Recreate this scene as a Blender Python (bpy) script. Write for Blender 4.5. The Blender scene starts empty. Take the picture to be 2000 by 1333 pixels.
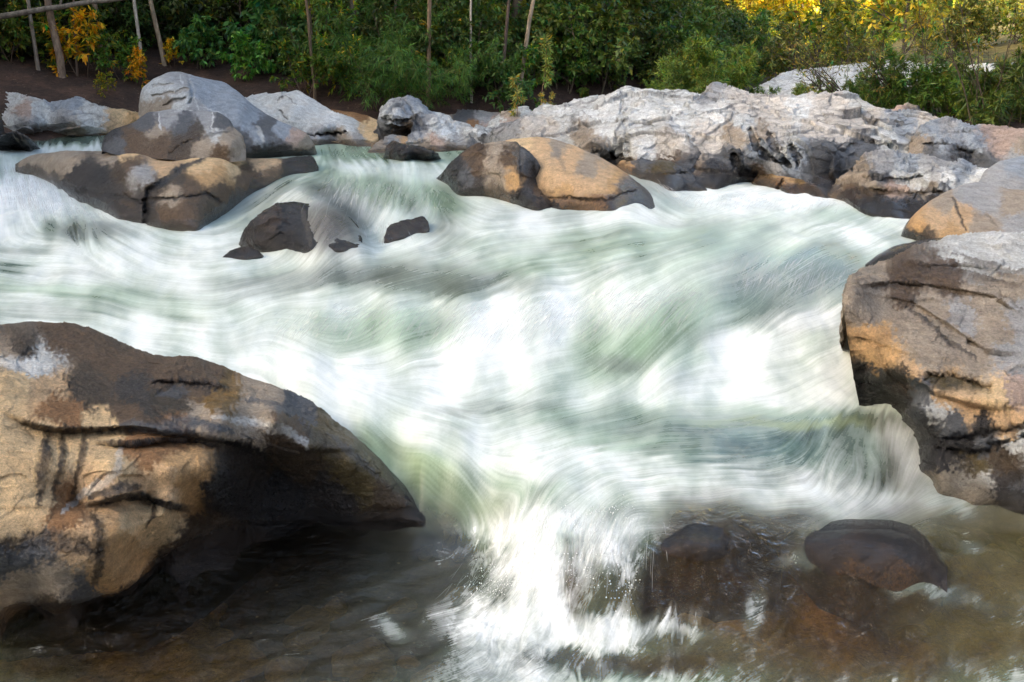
import bpy, math, random
import numpy as np
from mathutils import Vector

# ------------------------------------------------------------------ camera, light, exposure
import os
DEBUG = bool(os.environ.get('DBG'))
SC = bpy.context.scene
COL = SC.collection
R = math.radians
HC, PITCH, LENS = 2.5, R(15.83), 35.0
F = LENS / 36 * 2000.0
cam_d = bpy.data.cameras.new("camera")
cam = bpy.data.objects.new("camera", cam_d)
COL.objects.link(cam)
cam.location = (0, 0, HC)
cam.rotation_euler = (R(90) - PITCH, 0, 0)
cam_d.lens = LENS
cam_d.sensor_width = 36
cam_d.clip_start = 0.05
cam_d.clip_end = 2000
SC.camera = cam

SUN_EL, SUN_AZ = R(28), R(250)          # azimuth clockwise from +Y: from the left, over the forest hill
world = bpy.data.worlds.new("World")
SC.world = world
world.use_nodes = True
wn = world.node_tree
sky = wn.nodes.new("ShaderNodeTexSky")
sky.sky_type = 'NISHITA'
sky.sun_disc = False
sky.sun_elevation = SUN_EL
sky.sun_rotation = SUN_AZ
sky.dust_density = 4.0
sky.ozone_density = 0.3
sky.air_density = 0.8
wmul = wn.nodes.new("ShaderNodeMix")
wmul.data_type = 'RGBA'
wmul.blend_type = 'MULTIPLY'
wmul.inputs[0].default_value = 1.0
wmul.inputs[7].default_value = (1.0, .93, .82, 1)
wn.links.new(sky.outputs[0], wmul.inputs[6])
wn.links.new(wmul.outputs[2], wn.nodes["Background"].inputs[0])
wn.nodes["Background"].inputs[1].default_value = 0.15
sun_d = bpy.data.lights.new("sun", 'SUN')
sun_d.energy = 5.0
sun_d.angle = R(0.5)
sun_d.color = (1.0, 0.90, 0.70)
sun = bpy.data.objects.new("sun", sun_d)
COL.objects.link(sun)
sdir = Vector((math.sin(SUN_AZ) * math.cos(SUN_EL), math.cos(SUN_AZ) * math.cos(SUN_EL), math.sin(SUN_EL)))
sun.rotation_euler = sdir.to_track_quat('Z', 'Y').to_euler()
sun.location = (-20, -20, 60)
SC.view_settings.view_transform = 'Standard'
SC.view_settings.look = 'None'
SC.view_settings.gamma = 1
SC.view_settings.use_curve_mapping = False
SC.view_settings.exposure = 2.28
SC.cycles.max_bounces = 6
SC.cycles.diffuse_bounces = 3
SC.cycles.transparent_max_bounces = 12

# ------------------------------------------------------------------ numeric helpers
CP, SP = math.cos(PITCH), math.sin(PITCH)


def ray(px, py):
    xc = (np.asarray(px, float) - 1000) / F
    yc = -(np.asarray(py, float) - 666.5) / F
    return xc, CP + yc * SP, -SP + yc * CP


def at(px, py, Y):
    dx, dy, dz = ray(px, py)
    t = np.asarray(Y, float) / dy
    return np.stack([dx * t, dy * t, HC + dz * t], -1)


def at_z(px, py, z):
    dx, dy, dz = ray(px, py)
    t = (np.asarray(z, float) - HC) / dz
    return np.stack([dx * t, dy * t, HC + dz * t], -1)


def to_px(x, y, z):
    zc = y * CP - (z - HC) * SP
    yc = y * SP + (z - HC) * CP
    return 1000 + F * x / zc, 666.5 - F * yc / zc


_rng = np.random.RandomState(7)
_perm = _rng.permutation(4096).astype(np.int64)
_grad = _rng.normal(size=(4096, 3))
_grad /= np.linalg.norm(_grad, axis=1)[:, None]
_rand = _rng.rand(4096, 3)


def hsh(i, j, k):
    return _perm[(_perm[(_perm[i & 4095] + j) & 4095] + k) & 4095]


def noise3(p):
    """gradient noise, about -1..1"""
    s = p.shape[:-1]
    p = p.reshape(-1, 3)
    i = np.floor(p).astype(np.int64)
    f = p - i
    w = f * f * f * (f * (f * 6 - 15) + 10)
    out = np.zeros(len(p))
    for a in (0, 1):
        wa = w[:, 0] if a else 1 - w[:, 0]
        for b in (0, 1):
            wb = wa * (w[:, 1] if b else 1 - w[:, 1])
            for c in (0, 1):
                wc = wb * (w[:, 2] if c else 1 - w[:, 2])
                g = _grad[hsh(i[:, 0] + a, i[:, 1] + b, i[:, 2] + c)]
                out += wc * (g[:, 0] * (f[:, 0] - a) + g[:, 1] * (f[:, 1] - b) + g[:, 2] * (f[:, 2] - c))
    return (out * 1.5).reshape(s)


def fbm(p, o=4, gain=.5, ridged=False):
    r, a, t = 0, 1.0, 0
    for k in range(o):
        n = noise3(p * 2.03 ** k + 17.3 * k)
        if ridged:
            n = 1 - 2 * np.abs(n)
        r = r + a * n
        t += a
        a *= gain
    return r / t


def cells(p):
    """nearest and second nearest cell distance, offset to the nearest centre, its hash"""
    s = p.shape[:-1]
    p = p.reshape(-1, 3)
    i = np.floor(p).astype(np.int64)
    d1 = np.full(len(p), 9.0)
    d2 = np.full(len(p), 9.0)
    off = np.zeros((len(p), 3))
    hh = np.zeros(len(p), np.int64)
    for a in (-1, 0, 1):
        for b in (-1, 0, 1):
            for c in (-1, 0, 1):
                h = hsh(i[:, 0] + a, i[:, 1] + b, i[:, 2] + c)
                o = p - (i + np.array([a, b, c]) + _rand[h])
                d = np.sqrt((o * o).sum(1))
                m = d < d1
                d2 = np.where(m, d1, np.minimum(d2, d))
                d1 = np.where(m, d, d1)
                off[m] = o[m]
                hh[m] = h[m]
    return d1.reshape(s), d2.reshape(s), off.reshape(s + (3,)), hh.reshape(s)


def sstep(a, b, x):
    t = np.clip((x - a) / (b - a), 0, 1)
    return t * t * (3 - 2 * t)


def rbf(pts, vals, c=8.0, smooth=0.0, scale=100.0):
    P = np.asarray(pts, float) / scale
    V = np.asarray(vals, float)
    if V.ndim == 1:
        V = V[:, None]
    c = c / scale
    n = len(P)
    K = -np.sqrt(((P[:, None] - P[None]) ** 2).sum(-1) + c * c) + smooth * np.eye(n)
    Q = np.hstack([np.ones((n, 1)), P])
    A = np.zeros((n + 3, n + 3))
    A[:n, :n] = K
    A[:n, n:] = Q
    A[n:, :n] = Q.T
    A[n:, n:] -= 1e-9 * np.eye(3)
    W = np.linalg.solve(A, np.vstack([V, np.zeros((3, V.shape[1]))]))

    def f(X):
        X = np.asarray(X, float) / scale
        s = X.shape[:-1]
        X = X.reshape(-1, 2)
        out = W[n] + X @ W[n + 1:]
        for k in range(n):
            d = -np.sqrt((X[:, 0] - P[k, 0]) ** 2 + (X[:, 1] - P[k, 1]) ** 2 + c * c)
            out = out + d[:, None] * W[k]
        return out[:, 0].reshape(s) if V.shape[1] == 1 else out.reshape(s + (V.shape[1],))
    return f


def seg_dist(px, py, pts):
    """distance to a polyline, and the parameter 0..1 along it"""
    best = np.full(np.shape(px), 1e9)
    par = np.zeros(np.shape(px))
    n = len(pts) - 1
    for k in range(n):
        (ax, ay), (bx, by) = pts[k][:2], pts[k + 1][:2]
        dx, dy = bx - ax, by - ay
        t = np.clip(((px - ax) * dx + (py - ay) * dy) / (dx * dx + dy * dy + 1e-9), 0, 1)
        d = np.hypot(px - ax - t * dx, py - ay - t * dy)
        m = d < best
        best = np.where(m, d, best)
        par = np.where(m, (k + t) / n, par)
    return best, par


def make_mesh(name, V, faces, mat=None, smooth=True, attrs=None):
    """V (n,3); faces (m,4) or (m,3) index array"""
    me = bpy.data.meshes.new(name)
    V = np.ascontiguousarray(V, np.float32)
    faces = np.ascontiguousarray(faces, np.int32)
    k = faces.shape[1]
    me.vertices.add(len(V))
    me.vertices.foreach_set("co", V.ravel())
    me.loops.add(faces.size)
    me.loops.foreach_set("vertex_index", faces.ravel())
    me.polygons.add(len(faces))
    me.polygons.foreach_set("loop_start", np.arange(0, faces.size, k, dtype=np.int32))
    if smooth:
        me.polygons.foreach_set("use_smooth", np.ones(len(faces), bool))
    me.update(calc_edges=True)
    for an, av in (attrs or {}).items():
        av = np.ascontiguousarray(av, np.float32)
        if av.ndim == 1:
            me.attributes.new(an, 'FLOAT', 'POINT').data.foreach_set("value", av)
        else:
            if av.shape[1] == 3:
                av = np.hstack([av, np.ones((len(av), 1), np.float32)])
            me.attributes.new(an, 'FLOAT_COLOR', 'POINT').data.foreach_set("color", np.ascontiguousarray(av, np.float32).ravel())
    if mat:
        me.materials.append(mat)
    return me


def link(name, me, parent=None, loc=None):
    o = bpy.data.objects.new(name, me)
    COL.objects.link(o)
    if parent:
        o.parent = parent
    if loc is not None:
        o.location = loc
    return o


def tag(o, label=None, cat=None, group=None, kind=None):
    for k, v in (("label", label), ("category", cat), ("group", group), ("kind", kind)):
        if v:
            o[k] = v
    return o


def grid_faces(nr, nc):
    i = np.arange(nr * nc).reshape(nr, nc)
    return np.stack([i[:-1, :-1], i[:-1, 1:], i[1:, 1:], i[1:, :-1]], -1).reshape(-1, 4)


# ------------------------------------------------------------------ node helpers
class NT:
    def __init__(s, name):
        s.m = bpy.data.materials.new(name)
        s.m.use_nodes = True
        s.t = s.m.node_tree
        s.t.nodes.clear()
        s.out = s.t.nodes.new("ShaderNodeOutputMaterial")

    def n(s, typ, ins=None, **kw):
        nd = s.t.nodes.new("ShaderNode" + typ)
        for k, v in kw.items():
            setattr(nd, k, v)
        for k, v in (ins or {}).items():
            if isinstance(v, tuple) and len(v) == 2 and hasattr(v[0], "outputs"):
                s.t.links.new(v[0].outputs[v[1]], nd.inputs[k])
            elif hasattr(v, "outputs"):
                s.t.links.new(v.outputs[0], nd.inputs[k])
            else:
                nd.inputs[k].default_value = v
        return nd

    def math(s, op, a, b=0.0, c=None, clamp=False):
        i = {0: a, 1: b}
        if c is not None:
            i[2] = c
        return s.n("Math", i, operation=op, use_clamp=clamp)

    def mix(s, fac, a, b, blend='MIX'):
        nd = s.t.nodes.new("ShaderNodeMix")
        nd.data_type = 'RGBA'
        nd.blend_type = blend
        for idx, v in ((0, fac), (6, a), (7, b)):
            if isinstance(v, tuple) and len(v) == 2 and hasattr(v[0], "outputs"):
                s.t.links.new(v[0].outputs[v[1]], nd.inputs[idx])
            elif hasattr(v, "outputs"):
                so = v.outputs[2] if v.bl_idname == "ShaderNodeMix" else v.outputs[0]
                s.t.links.new(so, nd.inputs[idx])
            else:
                nd.inputs[idx].default_value = v if not isinstance(v, tuple) or len(v) == 4 else v + (1,)
        return nd

    def ramp(s, fac, stops):
        nd = s.t.nodes.new("ShaderNodeValToRGB")
        cr = nd.color_ramp
        while len(cr.elements) < len(stops):
            cr.elements.new(.5)
        for e, (p, c) in zip(cr.elements, stops):
            e.position = p
            e.color = c if len(c) == 4 else tuple(c) + (1,)
        s.t.links.new(fac.outputs[0], nd.inputs[0])
        return nd

    def map(s, v, a, b, c, d):
        return s.n("MapRange", {0: v, 1: a, 2: b, 3: c, 4: d})


def mo(nd):
    return (nd, 2)      # colour output of a Mix node


# ------------------------------------------------------------------ the water: height from points read along the river
WP = [
    # far pool and the small step on the left
    (-300, 262, 1.24), (0, 265, 1.24), (150, 268, 1.22), (230, 275, 1.2), (-200, 295, 1.06), (30, 297, 1.06), (150, 297, 1.06),
    (640, 292, 1.12), (760, 298, 1.12), (860, 300, 1.12), (700, 318, 1.10), (620, 330, 1.08), (840, 330, 1.1),
    # left cascade
    (-200, 320, 1.05), (0, 322, 1.06), (70, 345, 1.03), (120, 385, .95), (180, 425, .89), (280, 455, .87), (0, 400, .97), (-200, 420, .95),
    (0, 462, .85), (90, 468, .85), (170, 436, .95), (110, 450, .92), (230, 450, .92), (170, 482, .84), (-200, 500, .82),
    (0, 520, .80), (200, 520, .81), (350, 480, .86), (0, 600, .70), (200, 600, .72), (420, 560, .79), (420, 630, .69), (0, 645, .66),
    (-300, 640, .66), (300, 560, .77), (100, 560, .75),
    # upper chute over the ledge
    (600, 342, 1.14), (700, 345, 1.14), (790, 350, 1.11), (870, 368, 1.05), (520, 385, 1.02), (430, 442, .89), (650, 385, 1.06),
    (700, 440, .90), (850, 428, .92), (760, 395, 1.03), (900, 400, .98), (595, 397, 1.205), (640, 402, 1.215), (690, 424, 1.16), (605, 440, 1.12), (655, 440, 1.13), (700, 450, 1.10), (700, 475, .97), (610, 470, 1.02), (660, 470, 1.02), (545, 500, .85), (500, 440, .9), (620, 375, 1.12), (450, 512, .85), (600, 504, .85), (720, 492, .86), (860, 480, .9),
    (960, 398, 1.0), (1050, 426, .95), (1150, 426, .95), (1290, 422, .95), (1250, 342, 1.16), (1290, 365, 1.1), (1340, 402, .97), (1400, 388, 1.0),
    (1500, 385, 1.0), (1600, 402, .98), (1700, 432, .95), (1760, 470, .93),
    # middle plateau and its standing waves
    (930, 465, .93), (1100, 458, .93), (1300, 450, .95), (1500, 440, .96), (1650, 465, .94),
    (560, 535, .83), (680, 515, .88), (820, 508, .90), (960, 515, .89), (620, 580, .76), (720, 585, .75), (850, 588, .755), (970, 578, .78), (1100, 560, .83),
    # main chute
    (500, 610, .71), (640, 612, .74), (760, 600, .78), (900, 592, .80), (1050, 575, .84), (1200, 555, .88), (1300, 550, .89), (1400, 562, .87),
    (560, 690, .58), (650, 705, .53), (760, 715, .50), (870, 735, .475), (1000, 745, .47), (1150, 738, .47), (1250, 738, .47), (1350, 705, .52),
    (1260, 640, .71), (1350, 630, .73), (1100, 660, .63), (760, 640, .68),
    # hole beside the right boulder
    (1440, 490, .95), (1600, 495, .95), (1660, 540, .87), (1500, 645, .64), (1460, 625, .68), (1590, 605, .7), (1540, 560, .83), (1650, 590, .76),
    (1580, 615, .72), (1640, 600, .74), (1520, 665, .6), (1650, 665, .58),
    (1420, 695, .51), (1550, 705, .50), (1660, 720, .49),
    # run below the chute
    (500, 700, .55), (600, 800, .44), (800, 800, .43), (1000, 800, .43), (1300, 800, .425), (1600, 800, .43), (1690, 800, .42), (900, 760, .45), (720, 750, .48),
    (700, 862, .355), (900, 880, .385), (1100, 880, .39), (1400, 865, .41), (1620, 845, .425), (1760, 838, .43), (1750, 945, .29), (1600, 950, .32), (1500, 930, .345),
    (730, 890, .30), (800, 955, .17), (860, 1012, .09), (920, 1038, .06), (900, 960, .21), (980, 980, .26), (820, 900, .33), (500, 1008, 0), (600, 1008, 0), (690, 1008, 0), (760, 1015, .01), (580, 960, 0),
    (1060, 960, .365), (1200, 980, .36), (1320, 1000, .35), (1450, 1010, .34), (1550, 1010, .33), (1700, 1000, .31), (1850, 985, .27), (2000, 1015, .23), (2250, 1015, .23),
    # foreground fall
    (965, 1042, .09), (1030, 1008, .29), (1120, 1000, .345), (1220, 1008, .35), (930, 1110, .04), (950, 1160, .03), (1000, 1240, .01), (1100, 1240, .02),
    (1200, 1230, .04), (1090, 1090, .25), (1010, 1110, .16), (1180, 1100, .25), (1140, 1170, .12),
    (1300, 1100, .21), (1300, 1200, .09), (1400, 1125, .19), (1450, 1200, .1), (1260, 1060, .28), (1400, 1040, .29),
    (1600, 1050, .298), (1700, 1042, .308), (1800, 1072, .26), (1900, 1105, .18), (2000, 1120, .16), (2250, 1120, .16), (1600, 1140, .16), (1750, 1145, .15), (1900, 1180, .1),
    (2000, 1200, .09), (1500, 1250, .05), (1700, 1260, .05), (1900, 1275, .04), (2000, 1300, .03), (1320, 1280, .02), (1200, 1325, 0), (1500, 1150, .14),
    # calm pool at the foot of the left boulder
    (-200, 1300, 0), (0, 1300, 0), (200, 1300, 0), (400, 1250, 0), (500, 1100, 0), (600, 1060, 0), (700, 1062, 0), (800, 1065, .01), (890, 1065, .05), (850, 1200, 0),
    (700, 1180, 0), (600, 1310, 0), (900, 1310, 0), (-300, 1500, -.01), (500, 1500, -.01), (1000, 1500, -.01), (1500, 1500, 0), (2300, 1500, 0), (840, 1042, .04),
]


def wq(x, y):
    """coordinates in which the control points are evenly spread"""
    return np.stack([F * x / y, F * 2.0 / y], -1)


_wp = np.array(WP)
_w3 = at_z(_wp[:, 0], _wp[:, 1], _wp[:, 2])
_wf = rbf(wq(_w3[:, 0], _w3[:, 1]), _wp[:, 2], c=30, smooth=0.10)
if DEBUG:
    for a_ in range(len(_w3)):
        for b_ in range(a_):
            dd = np.hypot(*(_w3[a_, :2] - _w3[b_, :2]))
            if abs(_w3[a_, 2] - _w3[b_, 2]) / dd > 1.1 and dd < .5:
                print('STEEP', WP[a_], WP[b_], round(abs(_w3[a_, 2] - _w3[b_, 2]) / dd, 1))


def water_z(x, y):
    return _wf(wq(np.asarray(x, float), np.asarray(y, float)))


def water_Y(px, py):
    """distance at which the ray through (px,py) meets the water"""
    Y = np.linspace(3.0, 24, 1400)
    p = at(px, py, Y)
    d = p[:, 2] - water_z(p[:, 0], p[:, 1])
    k = np.argmax(d < 0)
    return float(Y[k]) if d.min() < 0 else 24.0


# colour of the water body and how much foam lies on it, brushed along the river
G, D, B, S = (.17, .275, .175), (.05, .10, .075), (.075, .052, .018), (.13, .165, .14)
O = (.055, .062, .030)
W_BRUSH = [  # px, py, rx, ry, angle, foam, colour, clear, strength
    (1000, 290, 900, 28, 0, .35, G, 0, .9), (100, 272, 180, 10, 0, .12, D, .3, 1), (100, 295, 170, 7, 0, .9, G, 0, .9),
    (690, 300, 80, 12, 0, .2, G, 0, .9), (740, 325, 100, 10, 0, .65, G, 0, .8),
    (60, 400, 140, 60, 20, .93, G, 0, 1), (30, 330, 60, 14, 10, .6, G, 0, .8),
    (175, 455, 80, 22, 0, .3, S, 0, 1), (95, 455, 18, 18, 0, .2, D, 0, .7), (20, 518, 40, 9, 0, .1, D, 0, .9), (40, 490, 60, 7, 0, .5, S, 0, .7),
    (730, 370, 150, 26, 8, .28, G, 0, 1), (610, 372, 30, 10, 0, .15, D, 0, .7), (860, 385, 60, 20, 25, .3, G, 0, .9), (500, 395, 70, 26, -25, .35, S, 0, .9),
    (690, 420, 110, 20, 5, .75, G, 0, .6), (860, 455, 40, 30, 20, .35, S, 0, .8),
    (1280, 370, 50, 22, 35, .5, S, 0, .9), (1300, 395, 40, 10, 25, .3, D, 0, .6),
    (1100, 430, 160, 12, 0, .55, S, 0, .6), (1550, 390, 200, 22, 0, .95, G, 0, .9), (1640, 420, 60, 14, 0, .4, G, 0, .7),
    (1200, 470, 280, 22, -3, .5, G, 0, .8), (1080, 515, 230, 22, -6, .42, G, 0, .8), (1330, 500, 150, 30, -15, .5, G, 0, .7),
    (700, 535, 190, 20, -4, .28, S, 0, 1), (860, 555, 130, 20, 3, .12, S, 0, 1), (980, 550, 90, 16, 3, .3, S, 0, .7),
    (1560, 515, 130, 30, 4, .25, G, 0, .9), (1500, 575, 90, 50, 20, .2, S, 0, .95), (1610, 545, 60, 40, 10, .25, S, 0, .9), (1640, 520, 40, 30, 0, .15, D, 0, .7), (1475, 605, 40, 30, 10, .1, D, 0, .6),
    (1600, 620, 90, 20, -10, .85, S, 0, .9),
    (120, 570, 200, 14, 2, .45, G, 0, .8), (330, 600, 180, 18, 2, .5, G, 0, .7), (100, 615, 130, 12, 0, .45, S, 0, .7), (500, 560, 120, 16, -4, .5, S, 0, .7), (250, 540, 100, 8, 0, .6, G, 0, .6),
    (735, 645, 110, 36, -12, .28, G, 0, .95), (830, 660, 60, 25, -20, .3, G, 0, .7), (620, 660, 60, 30, -10, .5, G, 0, .7),
    (1260, 665, 130, 42, -28, .18, G, 0, 1), (1150, 690, 70, 40, -40, .5, G, 0, .8), (1360, 640, 60, 50, -50, .35, G, 0, .8), (1210, 715, 50, 14, 0, .15, S, 0, .7),
    (1020, 640, 120, 60, -30, .95, G, 0, .8), (1450, 670, 60, 25, 0, .95, G, 0, .8),
    (700, 760, 200, 50, 20, .88, G, 0, .8), (950, 800, 120, 10, -3, .45, S, 0, .8), (1150, 810, 180, 14, -3, .5, G, 0, .7),
    (1500, 760, 180, 40, 0, .82, G, 0, .8),
    (1560, 815, 150, 14, 4, .3, G, 0, .9), (1400, 845, 260, 30, 3, .22, D, 0, .9), (1640, 850, 110, 30, 0, .18, D, .2, .95), (1200, 860, 130, 18, 4, .35, G, 0, .8), (1450, 895, 160, 18, 4, .35, D, 0, .8),
    (1560, 830, 160, 8, 0, .15, (.2, .26, .12), 0, .9), (1500, 880, 120, 16, 0, .12, D, 0, .8),
    (1750, 895, 52, 60, 5, .1, O, .3, 1), (1660, 905, 60, 40, 5, .42, D, 0, .8), (1720, 825, 50, 16, 0, .1, O, .2, .8),
    (1600, 940, 130, 20, 5, .55, S, 0, .8),
    (840, 945, 120, 52, 38, .05, (.27, .37, .22), 0, 1), (760, 900, 60, 30, 40, .08, (.29, .38, .23), 0, 1), (930, 1000, 70, 35, 20, .08, (.26, .36, .22), 0, .9), (1040, 960, 110, 22, 14, .35, G, 0, .8), (900, 880, 120, 20, 18, .75, G, 0, .7),
    (1480, 978, 280, 24, 1, .97, G, 0, 1), (1330, 1010, 160, 18, 5, .5, G, 0, .7), (1560, 1015, 90, 16, 0, .4, S, 0, .7), (1740, 990, 80, 24, 10, .85, S, 0, .9),
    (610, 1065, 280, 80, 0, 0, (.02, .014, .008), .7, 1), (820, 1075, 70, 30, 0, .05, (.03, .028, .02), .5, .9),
    (645, 440, 78, 50, 0, .5, (.06, .05, .038), .85, 1), 
    (1765, 850, 50, 34, 0, .56, O, .55, 1), (1785, 905, 30, 50, 0, .58, O, .55, .9),
    # foreground
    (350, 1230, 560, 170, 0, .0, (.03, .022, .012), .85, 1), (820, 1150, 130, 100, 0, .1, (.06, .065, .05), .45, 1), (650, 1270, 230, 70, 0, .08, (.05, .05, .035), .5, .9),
    (1680, 1190, 360, 150, 0, .04, B, .9, 1), (1950, 1060, 170, 90, 10, .08, (.13, .115, .045), .6, 1), (1900, 1240, 160, 40, 10, .04, (.12, .10, .03), .6, .9), (1850, 985, 50, 16, 15, .45, S, 0, .8),
    (1390, 1090, 150, 90, 0, .08, B, .88, 1), (1310, 1160, 120, 70, 0, .12, B, .85, 1),
    (1060, 1110, 90, 100, -15, .82, S, 0, 1), (1020, 1230, 130, 60, 0, .92, S, 0, 1), (1180, 1230, 130, 26, -5, .8, S, .1, .9), (1090, 1040, 130, 34, 0, .93, G, 0, 1),
    (1130, 1130, 40, 60, 0, .5, B, .4, .9), (1180, 1060, 50, 60, 10, .7, S, .2, .8), (1000, 1300, 110, 40, 0, .7, S, .1, .8),
    (1472, 1195, 18, 36, 20, .6, S, .2, .7), (1340, 1235, 60, 16, 10, .6, S, 0, .7), (1700, 1085, 90, 10, 0, .5, S, .2, .8), (1850, 1165, 90, 12, 12, .5, S, .3, .6), (1580, 1100, 60, 12, -10, .45, S, .3, .7),
    (1900, 1070, 26, 10, 0, .45, S, .2, .6), (1800, 1155, 60, 10, 0, .5, S, .2, .7), (760, 1220, 30, 14, 20, .5, S, .1, .8), (860, 1070, 50, 20, 10, .25, (.05, .06, .06), .3, .9),
    (1180, 1300, 120, 20, 0, .25, (.06, .06, .06), .5, .8), (1330, 1290, 120, 18, 0, .2, B, .6, .8),
]
W_FLOW = [  # px, py -> px, py
    (20, 330, 0, 420), (90, 345, 130, 440), (200, 440, 260, 470), (170, 440, 165, 478), (50, 500, 200, 510), (0, 560, 200, 565), (200, 600, 420, 615),
    (640, 330, 450, 435), (720, 350, 650, 430), (800, 355, 800, 420), (860, 365, 940, 405), (700, 296, 720, 320), (100, 265, 90, 296),
    (860, 430, 780, 500), (960, 480, 620, 548), (1250, 470, 950, 520), (900, 520, 720, 580), (1500, 450, 1280, 520), (1280, 350, 1350, 400), (1500, 390, 1350, 430),
    (1150, 430, 1000, 450), (1320, 560, 1080, 720), (1060, 580, 820, 710), (850, 600, 620, 700), (1400, 570, 1230, 730), (1620, 500, 1490, 620), (1550, 500, 1450, 600),
    (1640, 600, 1470, 660), (1600, 700, 1200, 770), (560, 600, 400, 650), (300, 640, 450, 680), (480, 690, 640, 790), (640, 760, 800, 870), (800, 780, 1000, 880),
    (1000, 760, 900, 800), (1100, 800, 900, 840), (740, 890, 900, 1020), (900, 880, 1080, 960), (1500, 860, 1200, 850), (1350, 900, 1150, 920), (1750, 840, 1735, 945), (1640, 850, 1600, 940),
    (1700, 990, 1350, 985), (1400, 1000, 1200, 1010), (1150, 960, 1080, 1010), (1090, 1010, 1040, 1140), (1040, 1140, 960, 1230), (1200, 1020, 1170, 1200), (1300, 1050, 1300, 1200),
    (1950, 1000, 1800, 1040), (1950, 1080, 1800, 1150), (1800, 1090, 1650, 1150), (1600, 1090, 1520, 1230), (1700, 1200, 1500, 1280), (1900, 1200, 1750, 1290),
    (950, 1200, 780, 1250), (850, 1120, 650, 1180), (600, 1200, 350, 1250), (1000, 1260, 940, 1320), (1150, 1240, 1120, 1310), (980, 1020, 960, 1080),
]


def lic(src, vi, vj, L):
    """average src along the flow (vi along columns, vj along rows), both ways"""
    nr, nc = src.shape
    jj0, ii0 = np.meshgrid(np.arange(nr, dtype=np.float32), np.arange(nc, dtype=np.float32), indexing='ij')
    acc = src.copy()
    w = 1.0
    for sg in (1, -1):
        i, j = ii0.copy(), jj0.copy()
        for k in range(L):
            a = np.clip(np.rint(i).astype(np.int32), 0, nc - 1)
            b = np.clip(np.rint(j).astype(np.int32), 0, nr - 1)
            di, dj = vi[b, a], vj[b, a]
            if k == 0:
                pi_, pj_ = sg * di, sg * dj
            fl = np.where(di * pi_ + dj * pj_ < 0, -1, 1).astype(np.float32)
            pi_, pj_ = di * fl, dj * fl
            i += pi_
            j += pj_
            a = np.clip(np.rint(i).astype(np.int32), 0, nc - 1)
            b = np.clip(np.rint(j).astype(np.int32), 0, nr - 1)
            g = 0.5 + 0.5 * math.cos(math.pi * k / L)
            acc += g * src[b, a]
            w += g
    return acc / w


NW_R, NW_C = 1150, 1200
wa = np.linspace(-.74, .74, NW_C)
wb = np.linspace(1 / 2.7, 1 / 24.0, NW_R)
WA, WB = np.meshgrid(wa, wb)
WY = 1 / WB
WX = WA * WY
WZ = water_z(WX, WY)
wpx, wpy = to_px(WX, WY, WZ)

# flow direction on the grid
fa = []
for (x0, y0, x1, y1) in W_FLOW:
    Y0, Y1 = water_Y(x0, y0), water_Y(x1, y1)
    p0, p1 = at(x0, y0, Y0), at(x1, y1, Y1)
    fa.append(((p0[0] + p1[0]) / 2, (p0[1] + p1[1]) / 2, p1[0] - p0[0], p1[1] - p0[1]))
fa = np.array(fa)
fd = fa[:, 2:] / np.linalg.norm(fa[:, 2:], axis=1)[:, None]
fq = wq(fa[:, 0], fa[:, 1])
sub = 6
da_, db_ = wa[1] - wa[0], abs(wb[1] - wb[0])
# orientation in grid units, averaged as double angles so that opposite arrows do not fight
ax_, ay_ = fa[:, 0] / fa[:, 1], fa[:, 1]
f_i = (fd[:, 0] - ax_ * fd[:, 1]) / ay_ / da_
f_j = fd[:, 1] / ay_ ** 2 / db_
f_t = 2 * np.arctan2(f_j, f_i)
q = wq(WX[::sub, ::sub], WY[::sub, ::sub])
cs = sn = wt = 0
for k in range(len(fq)):
    g = 1 / (((q - fq[k]) ** 2).sum(-1) + 45 ** 2) ** 1.6
    cs, sn, wt = cs + g * math.cos(f_t[k]), sn + g * math.sin(f_t[k]), wt + g


def up(a, s):
    ri = np.arange(NW_R) / s
    ci = np.arange(NW_C) / s
    r0 = np.clip(ri.astype(int), 0, a.shape[0] - 2)
    c0 = np.clip(ci.astype(int), 0, a.shape[1] - 2)
    fr = np.clip(ri - r0, 0, 1)[:, None]
    fc = np.clip(ci - c0, 0, 1)[None]
    return ((a[r0][:, c0] * (1 - fc) + a[r0][:, c0 + 1] * fc) * (1 - fr) + (a[r0 + 1][:, c0] * (1 - fc) + a[r0 + 1][:, c0 + 1] * fc) * fr)


P2 = np.stack([WX, WY, 0 * WX], -1)
thf = .5 * np.arctan2(up(sn / wt, sub), up(cs / wt, sub))
thf = thf + .22 * noise3(np.stack([WA * 9, WB * 24, 0 * WA], -1)) + .16 * noise3(np.stack([WA * 26, WB * 60, 0 * WA + 9], -1))
chaos = np.exp(-(((wpx - 1040) / 170) ** 2 + ((wpy - 1150) / 150) ** 2) ** 1.5) + .55 * sstep(1000, 1080, wpy) * sstep(850, 1000, wpx) + .5 * np.exp(-(((wpx - 1600) / 180) ** 2 + ((wpy - 890) / 60) ** 2) ** 1.5)
chaos = np.clip(chaos, 0, 1)
thf = thf + chaos * (1.1 * noise3(np.stack([WA * 24, WB * 60, 0 * WA + 19], -1)) + .8 * noise3(np.stack([WA * 60, WB * 140, 0 * WA + 29], -1)))
gi, gj = np.cos(thf).astype(np.float32), np.sin(thf).astype(np.float32)
rs = np.random.RandomState(3)
white = rs.rand(NW_R, NW_C).astype(np.float32)
n_mid = (noise3(np.stack([WA * 160, WB * 420, 0 * WA], -1)) * .5 + .5).astype(np.float32)
n_big = (noise3(np.stack([WA * 55, WB * 150, 0 * WA + 5], -1)) * .5 + .5).astype(np.float32)


def unit(a):
    a = a - a.mean()
    return a / a.std()


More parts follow.
